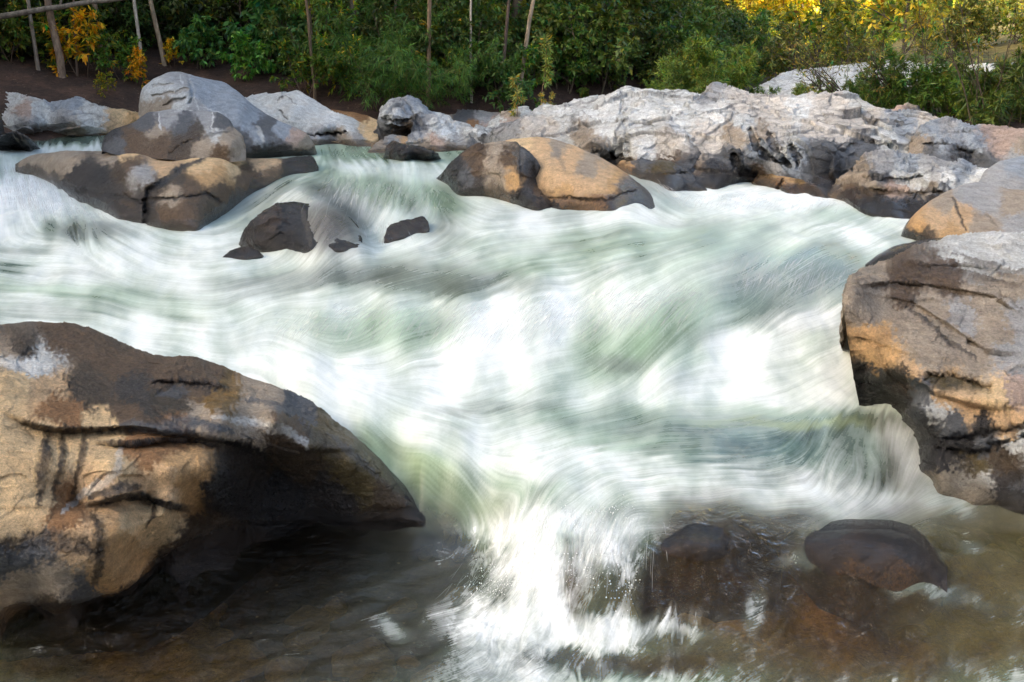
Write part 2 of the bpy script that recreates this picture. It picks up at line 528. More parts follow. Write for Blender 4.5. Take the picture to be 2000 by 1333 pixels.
l_fine = unit(lic(white, gi, gj, 30))
l_mid = unit(lic(n_mid, gi, gj, 30))
l_big = unit(lic(n_big, gi, gj, 30))
cloud = unit(fbm(np.stack([WA * 22, WB * 55, 0 * WA + 12], -1), 4))
froth = unit(fbm(np.stack([WA * 70, WB * 170, 0 * WA + 33], -1), 4, .6, True))
l_short = unit(lic(white, gi, gj, 9))
froth2 = unit(fbm(np.stack([WA * 30, WB * 75, 0 * WA + 77], -1), 6, .68))
streak = unit((1 - .6 * chaos) * (.50 * l_fine + .30 * l_mid + .24 * l_big) + .75 * cloud + chaos * (.45 * froth + .55 * froth2 + .35 * l_short))

foam = np.full(WX.shape, .71)
clear = np.zeros(WX.shape)
tint = np.ones(WX.shape + (3,)) * np.array(G)
wrp = 26 * noise3(np.stack([WA * 18, WB * 40, 0 * WA + 2], -1)), 14 * noise3(np.stack([WA * 18, WB * 40, 0 * WA + 8], -1))
bx, by = wpx + wrp[0] * (wpy / 700), wpy + wrp[1] * (wpy / 700) + l_mid * 3
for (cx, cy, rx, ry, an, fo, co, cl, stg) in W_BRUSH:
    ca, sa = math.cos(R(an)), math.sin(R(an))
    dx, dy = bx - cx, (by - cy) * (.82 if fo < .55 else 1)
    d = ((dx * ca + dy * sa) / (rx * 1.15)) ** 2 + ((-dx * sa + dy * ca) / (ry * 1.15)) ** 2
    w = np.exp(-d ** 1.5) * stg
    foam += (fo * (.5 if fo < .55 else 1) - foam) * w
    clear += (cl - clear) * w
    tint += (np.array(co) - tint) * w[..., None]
calm = sstep(.35, .0, foam)
cq = sstep(.2, .6, clear)
soft = .5 + .5 * noise3(np.stack([WA * 7, WB * 16, 0 * WA + 4], -1))
foam_s = np.clip(foam + (streak * (.20 + .36 * soft)) * (.02 + .85 * foam * (1 - foam)) * (1 + .8 * chaos) * (1 - .5 * cq), 0, 1)
near_sp = sstep(2.0, 2.9, streak + .5 * noise3(P2 * 9)) * sstep(3.9, 3.5, 0 * WY + 3.6) * (foam < .35) * (wpy > 1030)
foam_s = np.clip(foam_s + .3 * near_sp, 0, 1)
brk = sstep(1030, 1060, wpy) * sstep(.1, .4, clear)
foam_s = foam_s * (1 - brk * (1 - .25 - .9 * sstep(-.5, 1.1, froth2 + .5 * l_short)))
foam_s = np.clip(foam_s - .09 * brk, 0, 1)
tint = np.clip(tint * (1 + (.12 * streak * (1 - .7 * cq))[..., None]) * (1 + .10 * l_big[..., None]), 0.004, .9)
# geometry: billows where there is foam, ripples drawn out along the flow
bill = fbm(P2 * np.array([3.2, 2.0, 1]) + 31, 3)
amp = WY / 6.0
disp = .0005 * l_mid * np.sqrt(amp) + .0010 * l_big * amp ** .5 + .0002 * l_fine + .04 * bill * foam + chaos * foam * (wpx < 1350) * .016 * fbm(P2 * np.array([9, 9, 1]) + 50, 4, .55, True)
disp = disp * (1 - .8 * cq) + (.4 + 1.3 * cq) * .010 * calm * sstep(980, 1040, wpy) * (fbm(P2 * np.array([6, 8, 1]) + 3, 4) + .25 * l_big)
WZ2 = WZ + disp
wm = NT("river_water")
fo = wm.n("Attribute", attribute_name="foam")
ti = wm.n("Attribute", attribute_name="tint")
cl = wm.n("Attribute", attribute_name="clear")
tc = wm.n("NewGeometry")
nz = wm.n("TexNoise", {"Vector": tc, "Scale": 40.0, "Detail": 4.0, "Roughness": .6})
ffac = wm.n("MapRange", {0: (fo, 2), 1: 0.0, 2: 1.0, 3: 0.0, 4: 1.0})
shd = wm.n("Attribute", attribute_name="froth")
wht = wm.mix((shd, 2), (.54, .62, .62), (.735, .79, .795))
base = wm.mix(ffac, (ti, 0), mo(wht))
rough = wm.map(ffac, 0, .6, .12, .75)
bmp = wm.n("Bump", {"Height": nz, "Strength": .12, "Distance": .02})
bod = wm.n("BsdfPrincipled", {"Base Color": mo(base), "Roughness": rough, "IOR": 1.33, "Normal": bmp})
ctint = wm.mix(.55, (ti, 0), (.9, .8, .55))
tr = wm.n("BsdfTransparent", {"Color": (.72, .62, .42, 1)})
nz2 = wm.n("TexNoise", {"Vector": tc, "Scale": 13.0, "Detail": 5.0, "Roughness": .6, "Distortion": 1.2})
bmp2 = wm.n("Bump", {"Height": nz2, "Strength": .85, "Distance": .06})
gl_ = wm.n("BsdfGlossy", {"Color": (1, 1, 1, 1), "Roughness": .07, "Normal": bmp2})
fr = wm.n("Fresnel", {"IOR": 1.33, "Normal": bmp2})
clr = wm.n("MixShader", {0: fr, 1: tr, 2: gl_})
cf = wm.math('MULTIPLY', (cl, 2), wm.math('SUBTRACT', 1.0, ffac, clamp=True), clamp=True)
fin = wm.n("MixShader", {0: cf, 1: bod, 2: clr})
wm.t.links.new(fin.outputs[0], wm.out.inputs[0])
V = np.stack([WX, WY, WZ2], -1).reshape(-1, 3)
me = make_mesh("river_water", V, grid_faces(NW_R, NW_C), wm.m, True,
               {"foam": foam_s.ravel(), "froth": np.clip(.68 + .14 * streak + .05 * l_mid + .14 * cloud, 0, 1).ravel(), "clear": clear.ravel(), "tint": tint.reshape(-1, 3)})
tag(link("river_water", me), kind="structure")

# ------------------------------------------------------------------ rocks
rk = NT("river_rock")
ca_ = rk.n("Attribute", attribute_name="col")
we_ = rk.n("Attribute", attribute_name="wet")
gp = rk.n("TexCoord")
pos = (gp, 3)
n1 = rk.n("TexNoise", {"Vector": pos, "Scale": 9.0, "Detail": 8.0, "Roughness": .68})
n2 = rk.n("TexNoise", {"Vector": pos, "Scale": 55.0, "Detail": 6.0, "Roughness": .7})
n3 = rk.n("TexNoise", {"Vector": pos, "Scale": 220.0, "Detail": 3.0, "Roughness": .6})
v1 = rk.map(n1, .3, .7, .72, 1.28)
v2 = rk.map(n2, .3, .7, .72, 1.26)
v3 = rk.map(n3, .3, .7, .85, 1.15)
vv = rk.math('MULTIPLY', rk.math('MULTIPLY', v1, v2), v3)
n4 = rk.n("TexNoise", {"Vector": pos, "Scale": 24.0, "Detail": 10.0, "Roughness": .78})
gra = rk.n("Attribute", attribute_name="grain")
spk = rk.math('MULTIPLY', rk.map(n4, .58, .63, 0, .6), (gra, 2))
lsp = rk.math('MULTIPLY', rk.map(n4, .40, .35, 0, .5), (gra, 2))
c1a = rk.mix(1.0, (ca_, 0), vv, 'MULTIPLY')
c1b = rk.mix(spk, mo(c1a), rk.mix(1.0, mo(c1a), (.30, .27, .24), 'MULTIPLY'))
c1 = rk.mix(lsp, mo(c1b), rk.mix(1.0, mo(c1b), (1.55, 1.5, 1.42), 'MULTIPLY'))
warm = rk.mix(rk.map(rk.n("TexNoise", {"Vector": pos, "Scale": 4.0, "Detail": 5.0}), .5, .7, 0, .16), mo(c1), (1.0, .74, .5), 'MULTIPLY')
wetf = rk.math('ADD', (we_, 2), rk.map(n2, .3, .7, -.18, .18), clamp=True)
wetf = rk.map(wetf, .35, .65, 0, 1)
dark = rk.mix(1.0, mo(warm), (.26, .21, .15), 'MULTIPLY')
cfin = rk.mix(rk.math('MULTIPLY', wetf, (we_, 2), clamp=True), mo(warm), mo(dark))
gls = rk.n("Attribute", attribute_name="gloss")
glf = rk.math("ADD", (gls, 2), rk.map(n2, .3, .7, -.25, .25), clamp=True)
rgh = rk.math("MINIMUM", rk.map(wetf, 0, 1, .85, .2), rk.map(glf, .2, 1, .85, .27))
b1 = rk.n("Bump", {"Height": n3, "Strength": .6, "Distance": .007})
b2 = rk.n("Bump", {"Height": n2, "Strength": .7, "Distance": .02, "Normal": b1})
b2b = rk.n("Bump", {"Height": n4, "Strength": .75, "Distance": .035, "Normal": b2})
b3 = rk.n("Bump", {"Height": n1, "Strength": .7, "Distance": .08, "Normal": b2b})
coatw = rk.math("MAXIMUM", wetf, rk.map(glf, .35, .9, 0, .9), clamp=True)
coatw = rk.math('MULTIPLY', coatw, .75)
b4 = rk.n("Bump", {"Height": n1, "Strength": .9, "Distance": .10, "Normal": rk.n("Bump", {"Height": n2, "Strength": .9, "Distance": .04})})
bs = rk.n("BsdfPrincipled", {"Base Color": mo(cfin), "Roughness": rgh, "Normal": b3, "Coat Weight": coatw, "Coat Roughness": .09, "Coat Normal": b4})
rk.t.links.new(bs.outputs[0], rk.out.inputs[0])
ROCK = rk.m

PAL = {  # stone colours; the darks also paint shade into hollows and creases
    'pale': (.62, .66, .65), 'white': (.74, .78, .77), 'grey': (.38, .40, .41), 'blue': (.33, .39, .45), 'slate': (.105, .118, .132),
    'tan': (.56, .37, .18), 'cream': (.74, .56, .32), 'sand': (.64, .46, .27), 'brown': (.115, .076, .042), 'ochre': (.22, .135, .035), 'rust': (.29, .16, .07),
    'dark': (.030, .025, .021), 'black': (.011, .011, .012), 'olive': (.095, .072, .022), 'pink': (.46, .36, .30), 'taupe': (.38, .33, .26), 'umber': (.058, .038, .017), 'ivory': (.66, .64, .585),
}


GLOSS = {'black': .9, 'dark': .8, 'umber': .75, 'olive': .7, 'slate': .45, 'brown': .5, 'ochre': .5, 'rust': .25, 'white': .1}
PAL = {k: v + (GLOSS.get(k, 0.0),) for k, v in PAL.items()}


def rock(name, label, top, bot, dep, col, strokes=(), rnd=40, rk_=1.0, amp=.02, freq=2.5, facet=0.0, ffreq=3.0, strata=0.0, back=1.0,
         n=(240, 110), seed=0, wet=.12, cat="rock", group=None, edge=2.0, cpow=3.6, cwarp=24.0, rough=.008, crack=1.0, grain=.35, sd=(0.3, 0.2, 1.0)):
    nu, nv = n
    K = 36
    t = np.linspace(0, 1, nu)
    u = .45 * t + .55 * (1 - np.cos(np.pi * t)) / 2
    top, bot = np.array(top, float), np.array(bot, float)
    x = top[0, 0] + (top[-1, 0] - top[0, 0]) * u
    yt = np.interp(x, top[:, 0], top[:, 1])
    kk = max(1, nu // 60)
    ker = np.ones(2 * kk + 1) / (2 * kk + 1)
    yt = np.convolve(np.pad(yt, kk, mode='edge'), ker, mode='valid')
    yb = np.interp(x, bot[:, 0], bot[:, 1])
    yt = yt + edge * fbm(np.stack([x / 30., 0 * x + seed, 0 * x], -1), 3)
    yt = np.minimum(yt, yb - .3)
    v = np.linspace(0, 1, nv)[:, None]
    PX = np.repeat(x[None], nv, 0)
    PY = yb[None] + (yt - yb)[None] * v
    dpts, dval = [], []
    for d in dep:
        dpts.append(d[:2])
        dval.append(water_Y(d[0], d[1]) + (d[3] if len(d) > 3 else 0) if d[2] == 'w' else d[2])
        if d[2] == 'w':
            dpts.append((d[0], d[1] + 34))
            dval.append(dval[-1] + max(.10, .035 * dval[-1] - .05))
    Yf = rbf(dpts, dval, c=12)(np.stack([PX, PY], -1))
    line = [tuple(p) for p in top]
    dist, _ = seg_dist(PX, PY, line)
    ds = 1 - np.clip(dist / rnd, 0, 1)
    Yf = Yf + (rnd / F * Yf) * rk_ * (1 - np.sqrt(np.clip(1 - ds * ds, 0, 1)))
    cpos = np.stack([PX / 60., PY / 60., 0 * PX + seed * 3.1], -1)
    wx = PX + cwarp * (fbm(cpos, 6, .62) + .35 * noise3(cpos * 9))
    wy = PY + cwarp * (fbm(cpos + 40, 6, .62) + .35 * noise3(cpos * 9 + 20))
    cw, cc = 0, 0
    for (cx, cy, key) in col:
        w = 1 / (((wx - cx) ** 2 + (wy - cy) ** 2) / 400 + .3) ** cpow
        cc = cc + w[..., None] * np.array(PAL[key])
        cw = cw + w
    C = cc / cw[..., None]
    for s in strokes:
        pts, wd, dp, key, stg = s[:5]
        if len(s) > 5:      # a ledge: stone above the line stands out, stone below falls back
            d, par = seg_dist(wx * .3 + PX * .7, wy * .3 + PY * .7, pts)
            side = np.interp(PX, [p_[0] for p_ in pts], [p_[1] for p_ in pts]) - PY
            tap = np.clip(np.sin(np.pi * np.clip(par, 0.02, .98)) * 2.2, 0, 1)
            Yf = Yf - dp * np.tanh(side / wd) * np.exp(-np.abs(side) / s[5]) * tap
            if key:  # darkness under the ledge is painted into the colour
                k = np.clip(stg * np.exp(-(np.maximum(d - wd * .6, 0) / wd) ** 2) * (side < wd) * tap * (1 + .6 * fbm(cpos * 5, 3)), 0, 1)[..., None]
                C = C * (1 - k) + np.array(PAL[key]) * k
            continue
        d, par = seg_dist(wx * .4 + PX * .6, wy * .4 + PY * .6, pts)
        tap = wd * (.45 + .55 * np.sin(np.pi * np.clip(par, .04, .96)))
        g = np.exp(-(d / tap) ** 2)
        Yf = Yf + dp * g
        if key:  # stains, and groove darkness painted in beside the depth
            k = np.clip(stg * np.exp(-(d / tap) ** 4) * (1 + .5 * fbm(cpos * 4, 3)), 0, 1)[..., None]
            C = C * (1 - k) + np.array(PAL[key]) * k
    Pf = at(PX, PY, Yf)
    # back of the stone: over the top and down behind
    tp = Pf[-1]
    hgt = np.maximum(tp[:, 2] - Pf[0, :, 2], .02)
    ph = np.linspace(0, np.pi / 2, K + 1)[1:, None]
    T = back * np.sqrt(np.clip(hgt / hgt.max(), 0.0, 1)) + .01
    Bk = np.empty((K, nu, 3))
    sc_ = 1 + T * np.sin(ph) / tp[:, 1]
    Bk[..., 0] = tp[:, 0] * sc_
    Bk[..., 1] = tp[:, 1] * sc_
    Bk[..., 2] = tp[:, 2] - (hgt + .3) * (1 - np.cos(ph)) ** 1.3
    P = np.concatenate([Pf, Bk], 0)
    Cg = np.concatenate([C, np.repeat(C[-1:], K, 0)], 0)
    Gl = Cg[..., 3]
    Cg = Cg[..., :3]
    du = np.gradient(P, axis=1)
    dv = np.gradient(P, axis=0)
    N = np.cross(du, dv)
    N /= np.linalg.norm(N, axis=-1)[..., None] + 1e-12
    q_ = P * freq + seed * 7.7
    dsp = amp * fbm(q_, 5, .46) + rough * (P[..., 1:2] / 5)[..., 0] ** .5 * fbm(P * 14 + seed, 4, .6, True) * (.25 + 1.5 * np.concatenate([C[..., 3], np.repeat(C[-1:, :, 3], K, 0)], 0)) * sstep(-.7, .3, noise3(P * 1.5 + 60))
    if facet:
        w_ = P * ffreq + seed * 3.3 + .22 * np.stack([noise3(P * ffreq * 1.5), noise3(P * ffreq * 1.5 + 5), noise3(P * ffreq * 1.5 + 9)], -1)
        for fs, fa_, dk in ((1.0, 1.0, .35), (2.3, .5, .25), (5.2, .26, .18)):
            d1, d2, off, hh = cells((w_ * fs + fs * 3) * np.array([1, .75, 1.3]))
            dsp = dsp + facet * fa_ * ((off * _grad[hh]).sum(-1) + .45 * (_rand[hh, 0] - .5))
            if crack:
                Cg = Cg * (1 - dk * crack * np.exp(-((d2 - d1) / .05) ** 2) * (_rand[hh, 1] > .4))[..., None]
            if facet > .03:
                Cg = Cg * (.90 + .2 * _rand[hh, 2])[..., None]
    if strata:
        sv = P @ np.array(sd)
        sv = sv * 9 + 1.2 * noise3(P * 1.7 + seed)
        saw = sv - np.floor(sv)
        dsp = dsp + strata * (saw ** 2 - .4) * (.5 + .8 * np.clip(noise3(P * 1.3 + 4) + .4, 0, 1))
    hw = P[..., 2] - water_z(P[..., 0], np.clip(P[..., 1], 2.7, 23))
    dsp = dsp * (.35 + .65 * sstep(.0, .16, np.abs(hw - .02)))
    P = P + N * dsp[..., None]
    V = P.reshape(-1, 3)
    h = V[:, 2] - water_z(V[:, 0], np.clip(V[:, 1], 2.7, 23))
    wn_ = fbm(V * np.array([3, 3, 1.5]) + 3, 4)
    wet = max(wet, .01)
    wetv = sstep(wet * 1.4, wet * .3, h + wet * .8 * wn_)
    c0 = np.array([V[:, 0].mean(), V[:, 1].mean(), V[:, 2].min()])
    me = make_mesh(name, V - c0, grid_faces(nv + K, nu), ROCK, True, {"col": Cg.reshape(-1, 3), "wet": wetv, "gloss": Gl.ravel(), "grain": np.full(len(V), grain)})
    o = link(name, me, loc=c0)
    return tag(o, label, cat, group, 'thing')


EXEC_ROCKS = True
# foreground boulder, left
rock("boulder", "huge wet tan and brown boulder with dark drip streaks and a black hollow", 
     [(-160, 690), (-60, 660), (0, 653), (60, 641), (120, 640), (180, 654), (240, 688), (300, 712), (380, 715), (450, 744), (520, 770), (580, 790), (615, 812), (645, 838), (690, 868), (740, 917), (790, 966), (835, 1015), (862, 1046)],
     [(-160, 1300), (0, 1290), (150, 1275), (280, 1275), (350, 1240), (420, 1190), (470, 1140), (540, 1090), (600, 1080), (700, 1080), (800, 1075), (862, 1048)],
     [(-150, 1250, 'w'), (0, 1250, 'w'), (150, 1235, 'w'), (260, 1235, 'w'), (360, 1190, 'w'), (450, 1115, 'w'), (560, 1047, 'w'), (700, 1040, 'w'), (830, 1036, 'w'),
      (0, 1060, 3.62), (100, 1085, 3.66), (180, 1110, 3.74), (240, 1040, 3.78), (320, 1000, 3.95), (0, 980, 3.78), (150, 1000, 3.84), (100, 1178, 3.80), (220, 1130, 3.86), (60, 1205, 4.12), (200, 1190, 4.20), (300, 1080, 4.22), (300, 1150, 4.3),
      (100, 900, 3.95), (220, 910, 3.98), (330, 920, 4.04), (395, 905, 4.16), (410, 950, 4.3), (300, 978, 4.12), (150, 985, 3.98), (380, 1000, 4.5), (400, 1080, 4.5), (-150, 900, 3.8), (-150, 1100, 3.55),
      (100, 838, 4.22), (250, 845, 4.26), (380, 855, 4.40), (460, 880, 4.62), (0, 815, 4.2), (100, 797, 4.42), (280, 802, 4.5), (430, 805, 4.58), (540, 820, 4.66), (0, 740, 4.6),
      (100, 745, 4.8), (250, 765, 4.9), (400, 780, 4.95), (500, 795, 5.0), (120, 645, 5.5), (0, 660, 5.3), (-150, 690, 5.1), (240, 695, 5.4), (320, 722, 5.3), (450, 752, 5.35), (580, 795, 5.3),
      (520, 850, 4.72), (600, 870, 4.78), (680, 900, 4.86), (740, 930, 4.95), (520, 930, 5.0), (600, 960, 5.06), (680, 980, 5.0), (480, 1000, 4.88), (760, 990, 4.96), (560, 1010, 4.99)],
     [(40, 690, 'umber'), (130, 655, 'brown'), (220, 700, 'brown'), (70, 715, 'pale'), (30, 700, 'taupe'), (30, 745, 'cream'), (90, 760, 'sand'), (180, 760, 'umber'), (260, 775, 'dark'), (330, 775, 'umber'),
      (330, 730, 'brown'), (420, 775, 'ochre'), (400, 745, 'brown'), (520, 775, 'taupe'), (580, 800, 'slate'), (120, 805, 'rust'), (250, 800, 'brown'), (400, 812, 'taupe'), (500, 815, 'taupe'), (560, 840, 'brown'),
      (30, 850, 'cream'), (100, 870, 'cream'), (50, 930, 'cream'), (200, 835, 'cream'), (250, 880, 'rust'), (230, 900, 'cream'), (200, 950, 'sand'), (300, 880, 'rust'), (350, 900, 'tan'), (340, 860, 'rust'), (380, 940, 'tan'), (310, 940, 'sand'), (60, 985, 'cream'),
      (130, 1010, 'rust'), (40, 1035, 'cream'), (60, 1075, 'slate'), (20, 1100, 'slate'), (150, 1060, 'sand'), (230, 1080, 'tan'), (290, 1020, 'cream'), (120, 1130, 'taupe'), (170, 1150, 'slate'), (30, 1150, 'taupe'), (200, 1130, 'tan'),
      (100, 1200, 'umber'), (250, 1190, 'umber'), (400, 1050, 'umber'), (350, 1120, 'umber'), (430, 950, 'black'), (550, 960, 'black'), (650, 970, 'dark'), (480, 900, 'dark'), (600, 900, 'umber'), (700, 930, 'olive'), (770, 980, 'umber'), (640, 860, 'olive'), (560, 880, 'umber'), (800, 1010, 'dark')],  # black and dark in the hollow paint in its shade
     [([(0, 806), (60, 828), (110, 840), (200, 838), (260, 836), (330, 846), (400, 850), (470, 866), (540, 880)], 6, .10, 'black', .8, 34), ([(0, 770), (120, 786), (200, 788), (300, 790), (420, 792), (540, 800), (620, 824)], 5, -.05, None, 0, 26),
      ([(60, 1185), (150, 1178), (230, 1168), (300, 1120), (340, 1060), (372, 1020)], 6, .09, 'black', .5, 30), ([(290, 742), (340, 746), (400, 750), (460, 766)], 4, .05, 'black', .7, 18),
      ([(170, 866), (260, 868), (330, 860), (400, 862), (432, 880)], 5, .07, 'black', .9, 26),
      ([(240, 828), (310, 835), (370, 832), (450, 840)], 14, .0, 'slate', .9),
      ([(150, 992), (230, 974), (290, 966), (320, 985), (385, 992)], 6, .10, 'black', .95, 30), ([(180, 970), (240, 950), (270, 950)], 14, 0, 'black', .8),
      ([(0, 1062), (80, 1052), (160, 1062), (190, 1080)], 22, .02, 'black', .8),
      ([(95, 840), (85, 900), (75, 985)], 12, 0, 'umber', .85), ([(122, 835), (118, 900), (105, 975)], 8, 0, 'umber', .85), ([(165, 840), (160, 900), (140, 960)], 9, 0, 'umber', .8), ([(88, 870), (85, 890)], 10, 0, 'black', .6),
      ([(185, 1010), (195, 1060), (185, 1130)], 14, .0, 'umber', .9), ([(300, 985), (290, 1030)], 7, 0, 'umber', .9),
      ([(235, 870), (230, 920), (120, 1000)], 9, 0, 'white', .5), ([(420, 815), (500, 825), (560, 845), (600, 870)], 9, 0, 'white', .55),
      ([(300, 745), (370, 748), (450, 765)], 8, .04, 'black', .6), ([(310, 770), (370, 765)], 10, .0, 'slate', .8), ([(640, 850), (680, 880), (740, 930)], 8, 0, 'slate', .6), ([(480, 780), (560, 800), (620, 830)], 9, 0, 'slate', .8),
      ([(600, 845), (660, 890)], 18, 0, 'black', .5), ([(0, 705), (60, 715), (90, 725)], 14, 0, 'white', .7)],
     rnd=36, rk_=.9, amp=.022, freq=3.0, back=.9, n=(800, 420), facet=.012, ffreq=2.4, seed=1, wet=.16, cat="boulder", cpow=4.6, cwarp=36, rough=.016, crack=0, grain=1.0)

# foreground boulder, right
rock("boulder", "large grey brown boulder with a rock pool and black wet foot beside the rapids",
     [(1646, 590), (1649, 560), (1662, 546), (1720, 530), (1760, 512), (1800, 490), (1850, 473), (1920, 466), (2000, 462), (2120, 470), (2220, 540), (2290, 700), (2330, 1000)],
     [(1646, 592), (1655, 660), (1668, 740), (1680, 800), (1690, 850), (1740, 920), (1780, 965), (1806, 990), (1830, 1010), (1900, 1035), (2000, 1050), (2120, 1060), (2330, 1060)],
     [(1690, 792, 'w'), (1760, 815, 'w'), (1800, 920, 'w'), (1830, 962, 'w'), (1900, 988, 'w'), (2000, 1008, 'w'), (2200, 1020, 'w'),
      (1649, 590, 5.75), (1665, 556, 5.9), (1720, 535, 6.3), (1800, 495, 6.8), (1900, 470, 7.2), (2000, 466, 7.3), (2200, 500, 7.2),
      (1660, 650, 5.72), (1700, 640, 5.72), (1720, 600, 5.95), (1800, 600, 6.05), (1900, 560, 6.3), (2000, 560, 6.3), (1900, 640, 5.85), (2000, 660, 5.7), (2200, 660, 5.5),
      (1690, 700, 5.66), (1740, 715, 5.5), (1785, 738, 5.26), (1690, 750, 5.76), (1740, 770, 5.72), (1775, 790, 5.5), (1830, 740, 5.2), (1900, 760, 5.15), (2000, 730, 5.25), (1850, 705, 5.38), (1980, 790, 4.98), (2200, 780, 4.8),
      (1790, 800, 5.14), (1850, 820, 5.0), (1930, 850, 4.92), (1810, 880, 5.1), (1870, 890, 4.98), (1990, 880, 4.84), (1960, 900, 4.84), (1880, 940, 4.86), (2200, 900, 4.6)],
     [(1690, 560, 'taupe'), (1770, 560, 'brown'), (1700, 610, 'taupe'), (1850, 535, 'brown'), (1920, 490, 'pale'), (1980, 500, 'pale'), (1880, 500, 'pale'), (1940, 475, 'white'), (1980, 560, 'taupe'), (1900, 590, 'taupe'), (1880, 610, 'grey'), (1820, 600, 'taupe'), (1950, 640, 'taupe'), (1990, 620, 'grey'),
      (1780, 640, 'taupe'), (1700, 670, 'tan'), (1720, 690, 'tan'), (1800, 690, 'taupe'), (1900, 690, 'taupe'), (1850, 660, 'taupe'), (1980, 700, 'grey'), (1780, 720, 'sand'), (1850, 770, 'sand'), (1950, 775, 'cream'), (1990, 760, 'pink'),
      (1700, 760, 'black'), (1740, 780, 'dark'), (1700, 725, 'dark'), (1760, 740, 'umber'), (1800, 765, 'slate'), (1830, 800, 'pale'), (1880, 800, 'sand'), (1810, 820, 'black'), (1860, 830, 'slate'), (1800, 860, 'black'), (1840, 890, 'black'), (1920, 840, 'black'), (1970, 830, 'sand'),
      (1880, 870, 'black'), (1920, 870, 'slate'), (1990, 860, 'pale'), (1900, 900, 'olive'), (1960, 900, 'umber'), (1860, 930, 'pale'), (1900, 950, 'pale'), (1960, 940, 'dark'), (1990, 970, 'slate')],
     [([(1690, 738), (1740, 736), (1780, 742), (1830, 770), (1900, 790), (2000, 800)], 6, .07, None, 0, 30), ([(1700, 575), (1780, 590), (1860, 640), (1930, 690), (2000, 700)], 4, .035, 'umber', .5, 22), ([(1660, 560), (1740, 552), (1840, 560), (1940, 580), (2000, 620)], 4, .04, 'umber', .6, 22), ([(1790, 520), (1880, 520), (2000, 540)], 4, .045, 'dark', .6, 20),
      ([(1770, 600), (1830, 650), (1880, 690), (1905, 705)], 6, .02, 'dark', .7), ([(1700, 560), (1790, 560), (1880, 580)], 7, .02, 'umber', .6), ([(1800, 520), (1900, 540), (1990, 560)], 8, .02, 'umber', .6), ([(1860, 500), (1930, 520), (2000, 530)], 5, .015, 'umber', .6), ([(1930, 560), (2000, 610)], 5, .015, 'umber', .5),
      ([(1815, 735), (1860, 750), (1930, 760)], 17, .10, 'olive', .95), ([(1820, 733), (1880, 740), (1935, 757)], 6, .03, 'umber', .7),
      ([(1840, 860), (1900, 850), (2000, 835)], 9, .05, 'black', .9), ([(1830, 870), (1870, 880), (1930, 880), (2000, 850)], 8, .05, 'black', .9)],
     rnd=34, rk_=.8, amp=.02, freq=3.2, strata=.022, sd=(.25, .55, 1.0), back=1.2, n=(560, 420), facet=.018, ffreq=2.0, seed=2, wet=.2, cat="boulder", cpow=4.2, cwarp=36, rough=.014, crack=.35, grain=1.0)

# upper left group
rock("rock_ledge", "long low cracked brown ledge with cream top beside the left cascade",
     [(30, 322), (60, 306), (120, 298), (240, 298), (330, 304), (400, 306), (480, 314), (560, 312), (612, 306), (622, 330)],
     [(30, 335), (70, 372), (120, 405), (170, 440), (240, 465), (300, 476), (400, 478), (440, 445), (500, 390), (560, 356), (622, 340)],
     [(45, 340, 'w'), (150, 392, 'w'), (230, 428, 'w'), (310, 447, 'w'), (390, 450, 'w'), (430, 425, 'w'), (520, 365, 'w'), (600, 338, 'w'),
      (60, 308, 13.3), (200, 300, 12.6), (330, 306, 12.3), (480, 316, 12.3), (610, 309, 13.2), (110, 320, 12.6), (200, 318, 11.9), (260, 338, 10.6), (330, 322, 11.2), (300, 352, 10.35), (370, 332, 10.8), (440, 332, 11.2), (540, 328, 12.3),
      (150, 350, 11.8), (230, 380, 10.5), (250, 360, 10.6), (320, 385, 10.0), (420, 365, 10.45), (480, 350, 11.5), (310, 400, 9.9), (380, 405, 9.85), (290, 425, 9.9), (250, 395, 10.3)],
     [(80, 308, 'taupe'), (130, 312, 'taupe'), (150, 335, 'dark'), (220, 310, 'taupe'), (250, 302, 'cream'), (200, 350, 'black'), (230, 335, 'umber'), (275, 345, 'grey'), (260, 325, 'brown'), (320, 320, 'sand'), (400, 312, 'cream'), (450, 322, 'cream'), (520, 318, 'sand'), (580, 320, 'black'), (605, 315, 'black'),
      (300, 370, 'umber'), (340, 355, 'umber'), (330, 380, 'taupe'), (400, 350, 'tan'), (380, 370, 'brown'), (430, 345, 'tan'), (430, 375, 'brown'), (490, 345, 'brown'), (200, 385, 'dark'), (240, 410, 'umber'), (320, 420, 'brown'), (370, 420, 'brown'), (290, 400, 'dark'), (400, 400, 'umber')],
     [([(400, 308), (360, 325), (330, 345), (290, 375), (285, 410)], 7, .12, 'black', .95), ([(285, 390), (340, 388), (400, 380), (430, 395)], 5, .06, 'dark', .9), ([(290, 395), (282, 440)], 5, .06, 'black', .9), ([(150, 372), (240, 385), (280, 395)], 6, .06, 'black', .8)],
     rnd=14, rk_=1.2, amp=.03, freq=1.6, back=1.2, n=(360, 130), seed=3, wet=.16, cat="ledge")
